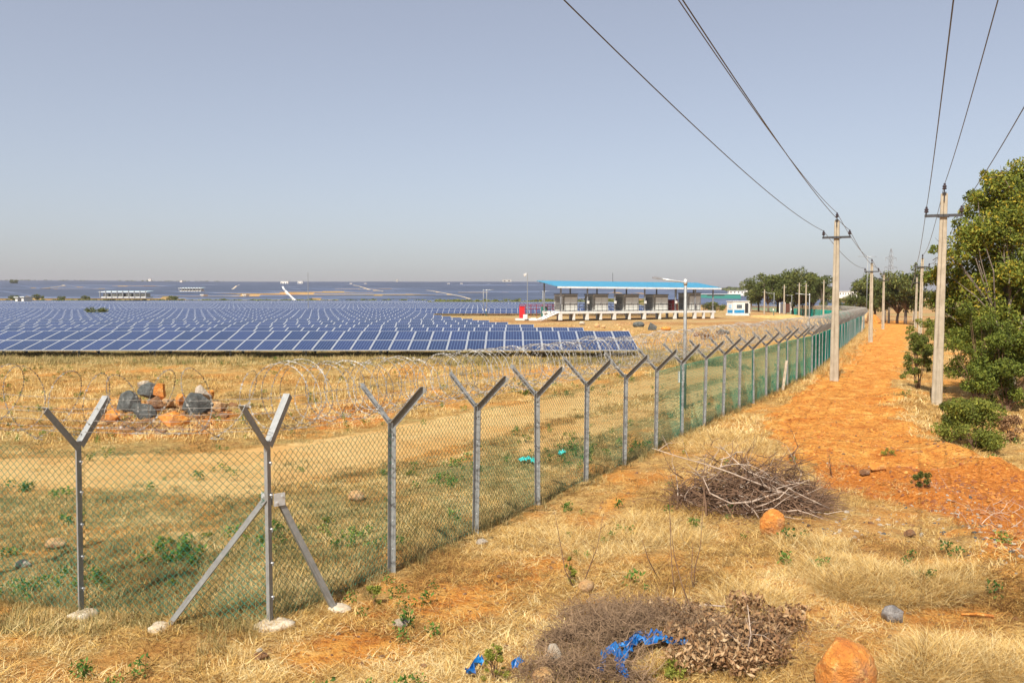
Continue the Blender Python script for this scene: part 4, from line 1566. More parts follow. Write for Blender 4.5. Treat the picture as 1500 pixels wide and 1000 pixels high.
def weed(name, n_, h_, mat, seed, lw=.018, spread=.08):
    rr = np.random.RandomState(seed)
    V_ = []; F_ = []; b = 0
    for i in range(n_):
        a = rr.uniform(0, 6.28); r = spread * rr.uniform(0, 1); z = rr.uniform(.005, h_)
        p = np.array([r * math.cos(a), r * math.sin(a), z])
        u = rr.normal(size=3); u /= np.linalg.norm(u); v = np.cross(u, rr.normal(size=3)); v /= np.linalg.norm(v)
        l = lw * rr.uniform(.6, 1.5)
        V_ += [p - u * l, p + v * l * .45, p + u * l, p - v * l * .45]
        F_.append((b, b + 1, b + 2, b + 3)); b += 4
    me_ = npmesh(name, np.array(V_), np.array(F_), mat)
    a = me_.attributes.new('blade', 'FLOAT', 'FACE'); a.data.foreach_set('value', rr.uniform(0, 1, n_).astype(np.float32))
    return bpy.data.objects.new(name, me_)


def scatter(name, label, sources, pts, scl, idx_, tint, lean=None, cat='grass'):
    """stuff: one object whose nodes spread the sources over its points"""
    n_ = len(pts)
    me_ = bpy.data.meshes.new(name)
    me_.vertices.add(n_); me_.vertices.foreach_set('co', np.ascontiguousarray(pts, np.float32).ravel())
    rot_ = np.zeros((n_, 3), np.float32); rot_[:, 2] = NR.uniform(0, 6.283, n_)
    if lean is not None:
        rot_[:, 0] = NR.normal(0, lean, n_); rot_[:, 1] = NR.normal(0, lean, n_)
    for nm, ty, arr in (('rot', 'FLOAT_VECTOR', rot_), ('scl', 'FLOAT', scl), ('tint', 'FLOAT', tint), ('idx', 'INT', idx_)):
        a = me_.attributes.new(nm, ty, 'POINT')
        a.data.foreach_set('vector' if ty == 'FLOAT_VECTOR' else 'value', np.ascontiguousarray(arr, np.int32 if ty == 'INT' else np.float32).ravel())
    o = link(name, me_)
    col = bpy.data.collections.new(name + '_tufts')
    for i, s_ in enumerate(sources):
        s_.name = '%s_%02d' % (name, i)
        col.objects.link(s_)
    ng = bpy.data.node_groups.new(name, 'GeometryNodeTree')
    ng.interface.new_socket('Geometry', in_out='INPUT', socket_type='NodeSocketGeometry')
    ng.interface.new_socket('Geometry', in_out='OUTPUT', socket_type='NodeSocketGeometry')
    gi = ng.nodes.new('NodeGroupInput'); go = ng.nodes.new('NodeGroupOutput')
    ip = ng.nodes.new('GeometryNodeInstanceOnPoints'); ci = ng.nodes.new('GeometryNodeCollectionInfo')
    ci.inputs['Collection'].default_value = col
    ci.inputs['Separate Children'].default_value = True; ci.inputs['Reset Children'].default_value = True
    mp = ng.nodes.new('GeometryNodeMeshToPoints')
    ng.links.new(gi.outputs[0], mp.inputs['Mesh'])
    ng.links.new(mp.outputs[0], ip.inputs['Points']); ng.links.new(ci.outputs[0], ip.inputs['Instance'])
    ip.inputs['Pick Instance'].default_value = True

    def na(nm, ty):
        q = ng.nodes.new('GeometryNodeInputNamedAttribute'); q.data_type = ty; q.inputs['Name'].default_value = nm
        return q.outputs['Attribute']
    ng.links.new(na('idx', 'INT'), ip.inputs['Instance Index'])
    ng.links.new(na('scl', 'FLOAT'), ip.inputs['Scale'])
    er = ng.nodes.new('FunctionNodeEulerToRotation')
    ng.links.new(na('rot', 'FLOAT_VECTOR'), er.inputs[0]); ng.links.new(er.outputs[0], ip.inputs['Rotation'])
    ng.links.new(ip.outputs[0], go.inputs[0])
    md = o.modifiers.new('spread', 'NODES'); md.node_group = ng
    return tag(o, label, cat, kind='stuff')


def sample(n_, y0, y1, power=1.0, pad=1.12):
    """positions over the ground in front, denser near"""
    u = NR.random_sample(n_)
    y_ = y0 * (y1 / y0) ** (u ** power)
    x_ = NR.uniform(-.62, .62, n_) * y_ * pad
    return x_, y_


def nograss(x_, y_):
    """0..1 how bare the ground is"""
    m = np.maximum(soilmask(x_, y_, True) * 1.0, polymask(x_, y_, INNER, .6) * (.97 - .25 * sm(.55, .65, fbm(x_ / 1.5, y_ / 1.5, 99))))
    m = np.maximum(m, .8 * polymask(x_, y_, INNER2, .4))
    m = np.maximum(m, .75 * polymask(x_, y_, REDDISH, .4))
    m = np.maximum(m, .7 * polymask(x_, y_, RUBBLE, .4))
    return m


def do_scatter(name, label, sources, n_, y0, y1, s0, s1, dens=None, lean=.1, tmul=1.0, tadd=0.0, power=1.0, cat='grass'):
    x_, y_ = sample(n_, y0, y1, power)
    keep = NR.random_sample(n_) > nograss(x_, y_) * 1.02
    if dens is not None:
        keep &= NR.random_sample(n_) < dens(x_, y_)
    keep &= ~((x_ > -1) & (x_ < 33) & (y_ > 113) & (y_ < 138))
    x_, y_ = x_[keep], y_[keep]
    z_ = H(x_, y_)
    k_ = len(x_)
    sc_ = (s0 + (s1 - s0) * NR.random_sample(k_)) * (.65 + .8 * fbm(x_ / 1.6, y_ / 1.6, 15))
    tn = np.clip((.35 * NR.random_sample(k_) + 1.25 * fbm(x_ / 1.1, y_ / 1.1, 25) - .32) * tmul + tadd, 0, 1)
    return scatter(name, label, sources, np.stack([x_, y_, z_], 1), sc_, NR.randint(0, len(sources), k_), tn, lean, cat)


mats_lo = [tuft('t', 34, .06, .20, .13, (1.0, 1.55), .0062, M['straw'], 200 + i, 3, .35) for i in range(6)]
do_scatter('matted_straw', 'matted dry straw lying over the near ground', mats_lo, 46000, 5.2, 36, .6, 1.25, lambda x, y: (.08 + .92 * sm(.42, .60, fbm(x / .8, y / .8, 83))) * np.where(fence_x(y) > x, .6, 1), lean=.12)
chaff = [tuft('t', 40, .05, .15, .22, (1.3, 1.58), .0048, M['straw'], 230 + i, 2, .1) for i in range(4)]
do_scatter('straw_litter', 'broken straw litter strewn flat over bare soil', chaff, 11000, 5.2, 24, .7, 1.4, lambda x, y: np.where(fence_x(y) > x, .25, 1.0) * (.25 + .75 * sm(.4, .6, fbm(x / .7, y / .7, 84))), lean=.06, tadd=.12)
mats_up = [tuft('t', 24, .08, .22, .06, (.2, 1.2), .0052, M['straw'], 220 + i, 3, 1.2) for i in range(5)]
do_scatter('dry_grass', 'dry yellow grass tufts standing over the near ground', mats_up, 20000, 5.2, 30, .35, .85, lambda x, y: (.75 * sm(.46, .62, fbm(x / 1.4, y / 1.4, 81)) + .04) * np.where(fence_x(y) > x, .4, 1))
far_t = [tuft('t', 20, .07, .17, .24, (.5, 1.4), .013, M['straw'], 240 + i, 2, .6) for i in range(4)]
do_scatter('field_grass', 'dry grass over the field between fence and panels', far_t, 70000, 20, 190, .7, 1.3, lambda x, y: .12 + .88 * sm(.36, .58, fbm(x / 2.6, y / 2.6, 85)), .1, .9, 0, .85)
ol = [tuft('t', 20, .04, .13, .12, (.3, 1.3), .0075, M['olive'], 260 + i, 2, .8) for i in range(4)]
do_scatter('olive_grass', 'olive green grass low in the ground inside the fence', ol, 46000, 8.5, 60, .7, 1.35,
           lambda x, y: (fence_x(y) > x) * np.maximum(.8 * sm(.46, .6, fbm(x / 1.7, y / 1.7, 87)), (1 - sm(2.5, 6, fence_x(y) - x)) * (.08 + .92 * sm(.44, .58, fbm(x / .9, y / .9, 88)))), .1)
ol2 = [tuft('t', 24, .08, .26, .30, (.1, 1.1), .016, M['olive'], 270 + i, 2, .7) for i in range(4)]
do_scatter('panel_edge_grass', 'olive grass growing along the foot of the front panel row', ol2, 26000, 37, 54, .7, 1.3,
           lambda x, y: (fence_x(y) - 3 > x) * sm(38.5, 42, y) * (1 - sm(43.3, 43.9, y) * .9) * (1 - .6 * sm(.4, .6, fbm(x / 3, y / 3, 89))), .1, 1.1, .1)
wd_ = [weed('t', 40, .12, M['greenw'], 280 + i) for i in range(4)]
do_scatter('green_weeds', 'small green weeds scattered through the dry grass', wd_, 9000, 5.5, 45, .6, 1.4,
           lambda x, y: sm(.56, .7, fbm(x / 1.1, y / 1.1, 93)) * np.where(fence_x(y) > x, 1, .28), .1)


def patch(name, label, sources, blobs, s0, s1, lean=.25, tadd=.1, cat='grass'):
    P_ = []
    for (cx, cy, rx, ry, n_) in blobs:
        c_ = G(cx, cy)
        a = NR.uniform(0, 6.283, n_); r = np.sqrt(NR.random_sample(n_))
        m_ = c_.y / 1250
        P_.append(np.stack([c_.x + np.cos(a) * r * rx * m_, c_.y + np.sin(a) * r * ry], 1))
    P_ = np.concatenate(P_); z_ = H(P_[:, 0], P_[:, 1]); k_ = len(P_)
    return scatter(name, label, sources, np.concatenate([P_, z_[:, None]], 1), NR.uniform(s0, s1, k_), NR.randint(0, len(sources), k_),
                   np.clip(NR.uniform(.30, .95, k_) + tadd, 0, 1), lean, cat)


fine = [tuft('t', 36, .14, .42, .12, (.9, 1.6), .0042, M['straw'], 300 + i, 4, .55) for i in range(4)]
patch('pale_grass_mounds', 'pale silky mounds of long dry grass in the right foreground', fine,
      [(1300, 862, 100, .45, 620), (1240, 840, 70, .5, 320), (1390, 850, 60, .4, 160), (1440, 975, 100, .35, 620), (1350, 990, 50, .25, 120), (1060, 650, 80, 1.6, 420), (960, 780, 80, .8, 260), (860, 800, 80, .8, 220), (1100, 880, 60, .4, 120), (1190, 800, 60, .5, 120)], .7, 1.15, .12, -.02)
long_ = [tuft('t', 50, .15, .5, .12, (.1, .9), .007, M['straw'], 310 + i, 3, .8) for i in range(4)]
fpts = [right[i] for i in range(16, 72)]
blobs = []
P_ = []
for p in fpts:
    n_ = 26
    P_.append(np.stack([p.x + .75 + NR.normal(0, .4, n_) - .15, p.y + NR.uniform(-1, 1, n_)], 1))
P_ = np.concatenate(P_)
scatter('fence_side_grass', 'tall dry grass along the outside foot of the fence', long_, np.concatenate([P_, H(P_[:, 0], P_[:, 1])[:, None]], 1), NR.uniform(.4, 1.0, len(P_)), NR.randint(0, 4, len(P_)), NR.uniform(.2, .9, len(P_)), .12)
P_ = []
for p in right[:30]:
    n_ = 34
    P_.append(np.stack([p.x + NR.normal(0, .10, n_) + NR.uniform(-.5, .5, n_) * 1.05, p.y + NR.uniform(-1, 1, n_)], 1))
P_ = np.concatenate(P_); P_[:, 0] = fence_x(P_[:, 1]) + NR.normal(0, .14, len(P_))
for p in left:
    n_ = 50
    q = NR.uniform(-1, 1, n_)
    P_ = np.concatenate([P_, np.stack([p.x - dl.x * q + .0, p.y - dl.y * q + NR.normal(0, .12, n_)], 1)])
scatter('fence_foot_grass', 'weedy grass growing through the foot of the mesh', [tuft('t', 26, .12, .34, .08, (.1, .8), .005, M['olive'], 330 + i, 3, .9) for i in range(4)],
        np.concatenate([P_, H(P_[:, 0], P_[:, 1])[:, None]], 1), NR.uniform(.5, 1.1, len(P_)), NR.randint(0, 4, len(P_)), NR.uniform(.1, .9, len(P_)), .12)

# ------------------------------------------------------------------ trees and shrubs
def leaves(centers, radii, n_, size, mat, name, seed, flat=.8, tlo=0, thi=1, hollow=.3):
    """leaf faces through clump volumes"""
    rr = np.random.RandomState(seed)
    centers = np.array(centers); radii = np.array(radii)
    w_ = radii ** 2.2; w_ = w_ / w_.sum()
    ci = rr.choice(len(centers), n_, p=w_)
    d = rr.normal(size=(n_, 3)); d /= np.linalg.norm(d, axis=1)[:, None]
    r = radii[ci] * (hollow + (1 - hollow) * rr.random_sample(n_) ** .6)
    d[:, 2] *= flat
    P_ = centers[ci] + d * r[:, None]
    u = rr.normal(size=(n_, 3)); u[:, 2] -= .4; u /= np.linalg.norm(u, axis=1)[:, None]
    v = np.cross(u, rr.normal(size=(n_, 3))); v /= np.linalg.norm(v, axis=1)[:, None]
    nrm = np.cross(u, v)
    l = size * rr.uniform(.6, 1.4, n_)[:, None]
    A_ = P_ - u * l; B_ = P_ + v * l * .38 + nrm * l * .1; C_ = P_ + u * l; D_ = P_ - v * l * .38 + nrm * l * .1
    Vv = np.stack([A_, B_, C_, D_], 1).reshape(-1, 3)
    Ff = np.arange(n_ * 4).reshape(n_, 4)
    ct = rr.uniform(0, 1, len(centers))
    tn = np.clip(tlo + (thi - tlo) * (.28 * ct[ci] + .72 * rr.random_sample(n_) ** 1.35), 0, 1)
    return npmesh(name, Vv, Ff, mat, tn)


def limbs(mb, base, ends, r0, rr, k_=7, mid=.45):
    for e, r1 in ends:
        b = Vector(base); e = Vector(e)
        m1 = b.lerp(e, .33) + Vector((rr.uniform(-.15, .15), rr.uniform(-.15, .15), .12 * (e - b).length * rr.uniform(.2, 1)))
        m2 = b.lerp(e, .68) + Vector((rr.uniform(-.2, .2), rr.uniform(-.2, .2), .1 * (e - b).length * rr.uniform(0, 1)))
        mb.tube([b, m1, m2, e], [r0, r0 * .7, r0 * .42, r1], k_)


def tree_meshes(seed, h_, cr, nclump, nleaf, lsize, mat, trunk_h, tr, bark, spreadz=.42, thi=1.0, tlo=0, cshift=(0, 0), crmul=.36):
    rr = random.Random(seed)
    cs = []; rs = []
    cz = trunk_h + (h_ - trunk_h) * .52; rz = (h_ - trunk_h) * .5
    for i in range(nclump):
        while True:
            x_, y_, z_ = rr.uniform(-1, 1), rr.uniform(-1, 1), rr.uniform(-1, 1)
            d = x_ * x_ + y_ * y_ + z_ * z_
            if .25 < d < 1:
                break
        wob = rr.uniform(.75, 1.08)
        cs.append((x_ * cr * wob + cshift[0] * (z_ + 1) / 2, y_ * cr * wob + cshift[1], cz + z_ * rz * .9))
        rs.append(cr * crmul * rr.uniform(.55, 1.25))
    mb = MB()
    fork = Vector((rr.uniform(-.1, .1), 0, trunk_h))
    mb.tube([(0, 0, -.2), (rr.uniform(-.08, .08), 0, trunk_h * .4), fork], [tr * 1.25, tr, tr * .85], 9)
    ends = []
    for c_, r_ in zip(cs, rs):
        if rr.random() < .75:
            ends.append((Vector(c_), tr * .06))
    limbs(mb, fork, ends, tr * .5, rr, 5)
    tm = mb.mesh('trunk', bark, True)
    lm = leaves(cs, rs, nleaf, lsize, mat, 'crown', seed, .8, tlo, thi)
    return tm, lm


def put_tree(name, label, loc, meshes, rz=0, scale=1, group=None, cat='tree', names=('trunk', 'crown')):
    t = thing(name, label, cat, loc, rz, group); t.scale = (scale,) * 3 if not hasattr(scale, '__len__') else scale
    link(names[0], meshes[0], t); link(names[1], meshes[1], t)
    return t


# the large yellowing tree on the right
tb = G(1482, 590)
rt = random.Random(5)
specs = [(1475, 290, 1.3, 0), (1440, 300, .9, .4), (1495, 250, .8, .5), (1420, 355, 1.0, -.3), (1470, 360, 1.5, 0), (1395, 410, .8, .2), (1430, 430, 1.2, -.4), (1480, 430, 1.5, .4), (1400, 375, .6, -.8),
         (1500, 330, 1.4, 1), (1540, 300, 1.6, .5), (1560, 390, 1.7, .2), (1540, 470, 1.4, 0), (1452, 262, .55, 0), (1425, 500, .8, -.5), (1500, 500, 1.0, -.6), (1470, 265, .5, -.4), (1385, 450, .45, .0), (1600, 340, 1.6, 1),
         (1378, 395, .45, -.2), (1432, 288, .45, -.3), (1465, 480, 1.0, .8), (1372, 365, .3, 0), (1405, 325, .35, .2), (1372, 405, .6, .3), (1380, 440, .8, .5), (1398, 470, .9, .6), (1440, 395, 1.3, .8), (1460, 330, 1.1, -.6), (1450, 455, 1.3, -.6), (1470, 520, 1.2, .9), (1500, 400, 1.5, -.8), (1430, 340, .9, -.5), (1440, 540, 1.0, 1.2), (1480, 300, .9, -.5)]
cs = []; rs = []
for (x_, y_, r_, dy) in specs:
    p = AT(x_, y_, tb.y + dy + 1.1)
    cs.append((p.x - tb.x, p.y - tb.y, p.z - tb.z)); rs.append(r_ * .70)
    for q in range(4):
        a = rt.uniform(0, 6.28); b = rt.uniform(-1, 1)
        cs.append((p.x - tb.x + math.cos(a) * r_ * .62, p.y - tb.y + math.sin(a) * r_ * .62, p.z - tb.z + b * r_ * .5)); rs.append(r_ * rt.uniform(.18, .36))
t = thing('yellowing_tree', 'large leafy tree with yellow-green leaves on the right edge behind the thick pole', 'tree', tuple(tb))
mb = MB()
mb.tube([(0, 0, -.2), (.02, 0, .5), (-.06, 0, 1.1), (-.16, 0, 1.75)], [.13, .105, .10, .09], 9)
limbs(mb, (-.16, 0, 1.7), [((-.1, .1, 3.4), .06), ((.8, .2, 3.2), .05), ((-.9, -.2, 3.0), .04)], .085, rt, 7)
ends = [(Vector(c_), .008) for c_, r_ in zip(cs[::5], rs[::5])]
tmb = MB(); tmb, mb = mb, tmb
for i, e in enumerate(ends):
    st = Vector(((-.1, .1, 3.3), (.7, .2, 3.1), (-.7, -.15, 2.8))[0 if abs(e[0].x) < .6 else (1 if e[0].x > 0 else 2)])
    limbs(mb, st, [e], .032, rt, 5)
mb.obj('limbs', M['bark'], t, True)
tmb.obj('trunk', M['palebark'], t, True)
link('crown', leaves(cs, rs, 84000, .062, M['leaf'], 'crown', 4, .85, .03, 1.0, .1), t)
mb = MB()
for i in range(60):
    c_ = Vector(cs[rt.randrange(len(cs))]); s_ = c_ + Vector((rt.uniform(-.5, .5), rt.uniform(-.5, .5), rt.uniform(-.6, .1)))
    mb.tube([s_, s_.lerp(c_, .5) + Vector((0, 0, .05)), c_ + Vector((rt.uniform(-.4, .4), rt.uniform(-.4, .4), rt.uniform(0, .5)))], [.016, .01, .004], 4)
mb.obj('twigs', M['bark'], t)

# second slender trunk and shrubs behind the pole
def shrub(label, px_, py_, wpx, hpx, nleaf, lsize, mat, seed, dens=6, dy=.8, tlo=0, thi=1, name='shrub', stems=8, group=None, cat='shrub', lift=0):
    b = G(px_, py_); m_ = b.y / 1250
    w_, h_ = wpx * m_ / 2, hpx * m_
    b.y += w_ * dy * .6; b.z = float(H(b.x, b.y))
    rr = random.Random(seed)
    cs_ = []; rs_ = []
    for i in range(dens * 3):
        a = rr.uniform(0, 6.28); r = math.sqrt(rr.random()); z = rr.uniform(.12, 1)
        lim = math.sqrt(max(0, 1 - (z * .9) ** 2)) * .8 + .15
        cs_.append((math.cos(a) * r * w_ * lim, math.sin(a) * r * w_ * dy * lim, z * h_ * .9)); rs_.append(w_ * rr.uniform(.12, .33))
    t = thing(name, label, cat, tuple(b), 0, group)
    mb = MB(); sr = min(1, h_ / 1.2)
    for i in range(stems):
        c_ = Vector(cs_[i * len(cs_) // stems])
        mb.tube([(rr.uniform(-.08, .08) * sr, rr.uniform(-.08, .08) * sr, -.05), c_ * .5 + Vector((rr.uniform(-.1, .1) * sr, 0, .1 * sr)), c_], [.02 * sr, .012 * sr, .004 * sr], 4)
        c2 = c_ + Vector((rr.uniform(-.3, .3), rr.uniform(-.3, .3), rr.uniform(.0, .3))) * sr; mb.tube([c_ * .6, c2], [.01 * sr, .003 * sr], 3)
    mb.obj('stems', M['twig'], t)
    link('crown' if cat == 'tree' else 'foliage', leaves(cs_, rs_, nleaf, lsize, mat, 'foliage', seed, .85, tlo, thi), t)
    return t


shrub('bright green bush low in front of the tree trunk', 1440, 664, 120, 80, 9000, .035, M['leaf_light'], 401, 9, .8, .2, 1)
shrub('darker bush left of the bright green one, at the foot of the thick pole', 1412, 648, 66, 70, 4600, .033, M['leaf_light'], 402, 7, .8, 0, .7, stems=14)
shrub('tall scrubby shrub between thick pole and tree trunk', 1446, 600, 100, 170, 10000, .042, M['leaf'], 403, 10, .8, 0, .75, stems=14)
shrub('dense dark shrub behind the tree trunk', 1490, 606, 120, 130, 11000, .05, M['leaf'], 404, 10, .8, 0, .6, stems=12)
shrub('leafy shrub left of the thick pole', 1350, 572, 46, 80, 2600, .045, M['leaf_light'], 405, 8, .9, 0, .8)
shrub('small roadside shrub beside the slim pole', 1350, 545, 50, 60, 2200, .06, M['leaf_light'], 406, 7, 1, 0, .8)
shrub('roadside shrub further along the track on the right', 1362, 520, 60, 60, 2200, .08, M['leaf'], 407, 7, 1, 0, .9)
shrub('wide green bush right of the track under the far trees', 1425, 548, 130, 120, 9000, .06, M['leaf_light'], 408, 9, 1, 0, .8)
shrub('green thicket at the right edge under the big tree', 1500, 560, 150, 160, 9000, .065, M['leaf'], 409, 9, 1, 0, .9)
shrub('brown leafy scrub at the right edge of the soil', 1490, 650, 60, 40, 1400, .035, M['leaf_brown'], 410, 6, .9, 0, .8, stems=12)
shrub('low bush on the near edge of the orange track', 1352, 715, 36, 26, 700, .02, M['leaf_light'], 411, 4, .9, 0, .4, stems=16)
shrub('small green weed on the orange track', 1304, 668, 22, 14, 260, .02, M['greenw'] if 0 else M['leaf_light'], 412, 3, .9, .4, 1, name='weed', cat='weed')
shrub('light green leafy weed between two thin dry stems', 838, 858, 24, 46, 300, .022, M['leaf_light'], 413, 4, .9, .5, 1, name='weed', cat='weed')
shrub('green weed at the foot of the third fence post', 548, 888, 30, 30, 420, .02, M['leaf_light'], 414, 4, .7, .3, 1, name='weed', cat='weed')
shrub('tall white flecked green weed at the bottom edge', 725, 1004, 44, 62, 900, .014, M['leaf_light'], 415, 6, .8, .5, 1, name='weed', cat='weed', stems=10)
shrub('green weed behind the blue plastic', 922, 946, 40, 30, 700, .02, M['leaf_light'], 416, 4, .8, .5, 1, name='weed', cat='weed')
shrub('green weed in front of the blue plastic', 985, 1002, 60, 26, 700, .02, M['leaf_light'], 417, 4, .8, .5, 1, name='weed', cat='weed')
shrub('dark bush on the field near the lamp post', 1000, 530, 40, 30, 500, .05, M['leaf_light'], 418, 4, .8, 0, .6)
shrub('green bush seen through the coil above the fifth post', 770, 580, 26, 30, 500, .035, M['leaf_light'], 419, 4, .8, .1, .8)
shrub('low green plant on the sandy track behind the mesh', 700, 661, 16, 8, 160, .02, M['leaf_light'], 420, 3, .8, .4, .9, name='weed', cat='weed')
shrub('dry bush on rubble behind the razor wire', 1045, 498, 44, 14, 600, .06, M['leaf_brown'], 421, 5, .8, 0, .5, stems=14)
for i, (x_, y_) in enumerate(((770, 650), (835, 645), (1060, 600), (600, 700), (480, 770), (240, 800), (250, 862), (300, 790))):
    g = G(x_, y_)
    shrub('green clump of grass inside the fence, ' + ['above the teal litter', 'right of the fifth post', 'among the far mesh', 'left of the fourth post', 'right of the corner brace', 'between left post and brace, upper', 'between left post and brace, lower', 'just left of the corner brace'][i],
          x_, y_, 26, 12, 260, .018, M['leaf_light'], 430 + i, 3, .8, .2, .9, name='green_clump', cat='weed', group='green clumps inside the fence')

# far trees
FT = [tree_meshes(501, 9, 3.6, 34, 5200, .22, M['leaf_far'], 2.0, .22, M['bark']), tree_meshes(502, 8, 3.2, 26, 3800, .22, M['leaf_far'], 1.6, .2, M['bark'], thi=.8),
      tree_meshes(503, 9, 2.6, 26, 3400, .20, M['leaf_far'], 2.5, .18, M['bark'], thi=.7)]
ft = [(1112, 401, 190, 0, 'pale green tree at the left end of the far tree group'), (1126, 396, 185, 1, 'rounded far tree right of the guard cabin'), (1140, 391, 190, 0, 'tall olive tree in the middle of the far tree group'),
      (1152, 407, 200, 2, 'lower tree in the dip of the far tree group'), (1172, 385, 185, 0, 'highest tree of the far group'), (1190, 393, 190, 1, 'dense tree right of the highest far tree'), (1205, 405, 180, 2, 'dark tree at the right end of the far group'),
      (1100, 418, 200, 2, 'low tree just right of the guard cabin'), (1162, 402, 196, 1, 'rounded tree left of the highest far tree'),
      (1262, 412, 150, 1, 'bushy tree behind the end of the razor wire'), (1283, 395, 150, 0, 'tree between the far power poles'), (1298, 405, 140, 2, 'darker tree left of the rounded tree'), (1240, 432, 170, 1, 'low green tree behind the curve of the fence'),
      (1328, 381, 128, 0, 'big rounded dark tree at the end of the track'), (1316, 398, 130, 1, 'smaller crown leaning on the big rounded tree'), (1341, 408, 140, 2, 'slim tree right of the big rounded tree')]
for i, (x_, ty_, D_, k_, l_) in enumerate(ft):
    tp = AT(x_, ty_, D_); gz = float(H(tp.x, D_)); h_ = tp.z - gz
    s_ = h_ / (9.4 if k_ != 1 else 8.4)
    put_tree('far_tree', l_, (tp.x, D_, gz), FT[k_], R.uniform(0, 6), (s_ * R.uniform(.9, 1.1), s_ * R.uniform(.9, 1.1), s_), 'trees behind the far fence')
FB = tree_meshes(510, 3.5, 2.6, 18, 1800, .2, M['leaf_far'], .4, .12, M['bark'], thi=.9)
bushes = [(1045, 452, 170, .7, 'round green bush between shed and guard cabin'), (140, 456, 120, .55, 'yellow green bush growing among the panel rows'), (20, 430, 380, .7, 'green bush strip at the far left, first clump'), (55, 430, 385, .8, 'green bush strip at the far left, second clump'),
          (90, 429, 380, .6, 'green bush strip at the far left, third clump'), (125, 430, 390, .6, 'green bush strip at the far left, fourth clump'), (253, 431, 360, .8, 'green bush between the two far sheds'), (20, 411, 1300, 2.2, 'lone dark tree on the far left hillside')]
for x_, y_, D_, s_, l_ in bushes:
    q = AT(x_, y_, D_); gz = float(H(q.x, D_))
    put_tree('far_bush', l_, (q.x, D_, gz), FB, R.uniform(0, 6), (s_ * 1.2, s_ * 1.2, s_), 'far bushes', 'bush', ('stems', 'foliage'))
# wooded skyline, right
hz_c = []; hz_r = []
for i in range(240):
    x_ = R.uniform(1050, 1500); D_ = R.uniform(900, 2300)
    q = AT(x_, 430, D_); hz_c.append((q.x, D_, float(H(q.x, D_)) + 3)); hz_r.append(R.uniform(5, 13))
for i in range(120):
    x_ = R.uniform(-60, 330); D_ = R.uniform(2350, 2560)
    q = AT(x_, 430, D_); hz_c.append((q.x, D_, float(H(q.x, D_)) + 1)); hz_r.append(R.uniform(3, 6))
tag(link('distant_woods', leaves(hz_c, hz_r, 30000, 2.2, M['leaf_far'], 'distant_woods', 77, .35)), 'distant strips of scrub woodland along the horizon', 'woods', kind='stuff')

cs_ = []; rs_ = []
for i in range(420):
    D_ = R.uniform(346, 362); x_ = R.uniform(-.62 * D_, .16 * D_)
    cs_.append((x_, D_, float(H0(x_, D_)) + .6)); rs_.append(R.uniform(.7, 2.0))
tag(link('scrub_strip', leaves(cs_, rs_, 26000, .35, M['leaf_far'], 'scrub_strip', 79, .5, .3, 1)), 'green brown strip of scrub between near and far panel fields', 'scrub', kind='stuff')

# ------------------------------------------------------------------ brush piles
def twigheap(mb, c, rx, ry, h_, n_, r0, seed, kink=.25, length=(.3, .8), bias=None):
    rr = random.Random(seed)
    for i in range(n_):
        a = rr.uniform(0, 6.28); q = math.sqrt(rr.random())
        z = h_ * (1 - q * q) * rr.uniform(.05, 1.0) * (.45 + 1.1 * float(fbm(math.cos(a) * q * 2.2 + 7, math.sin(a) * q * 2.2 + 3, 3)))
        p = Vector((c[0] + math.cos(a) * q * rx, c[1] + math.sin(a) * q * ry, 0)); p.z = float(H0(p.x, p.y)) + z + .03
        d = Vector((rr.gauss(0, 1), rr.gauss(0, .8), rr.gauss(.08, .45)))
        if bias:
            d += Vector(bias)
        d.normalize()
        L_ = rr.uniform(*length); pts = [p]; k_ = 4
        for s_ in range(k_):
            d = (d + Vector((rr.gauss(0, kink), rr.gauss(0, kink), rr.gauss(-.05, kink)))).normalized()
            p = p + d * L_ / k_
            if p.z < .01:
                p.z = .015
            pts.append(p)
        r = r0 * rr.uniform(.5, 1.5)
        mb.tube(pts, [r, r * .85, r * .65, r * .45, r * .2], 3, cap=False)
        if rr.random() < .5:
            e = pts[2] + Vector((rr.gauss(0, .12), rr.gauss(0, .12), rr.gauss(.05, .08))); mb.tube([pts[2], pts[2].lerp(e, .5) + Vector((0, 0, .01)), e], [r * .5, r * .4, r * .2], 3, cap=False)


bc = G(1100, 752)
t = thing('brush_pile', 'large heap of cut thorny branches beside the orange soil', 'brush pile')
mb = MB(); mbp = (1250 / bc.y)
twigheap(mb, (bc.x, bc.y + .5), 1.25, .75, .78, 1500, .0075, 31, .22, (.25, .8), (.5, 0, -.15))
twigheap(mb, (bc.x + .55, bc.y + .75), .95, .6, .6, 700, .006, 33, .22, (.25, .7), (.7, .2, -.2))
mb.obj('twigs', M['twig'], t)['kind'] = 'stuff'
mb = MB(); twigheap(mb, (bc.x, bc.y + .45), 1.2, .7, .8, 90, .009, 35, .32, (.4, 1.1), (.5, 0, .05)); mb.obj('cut_branches', M['twig_pale'], t)['kind'] = 'stuff'


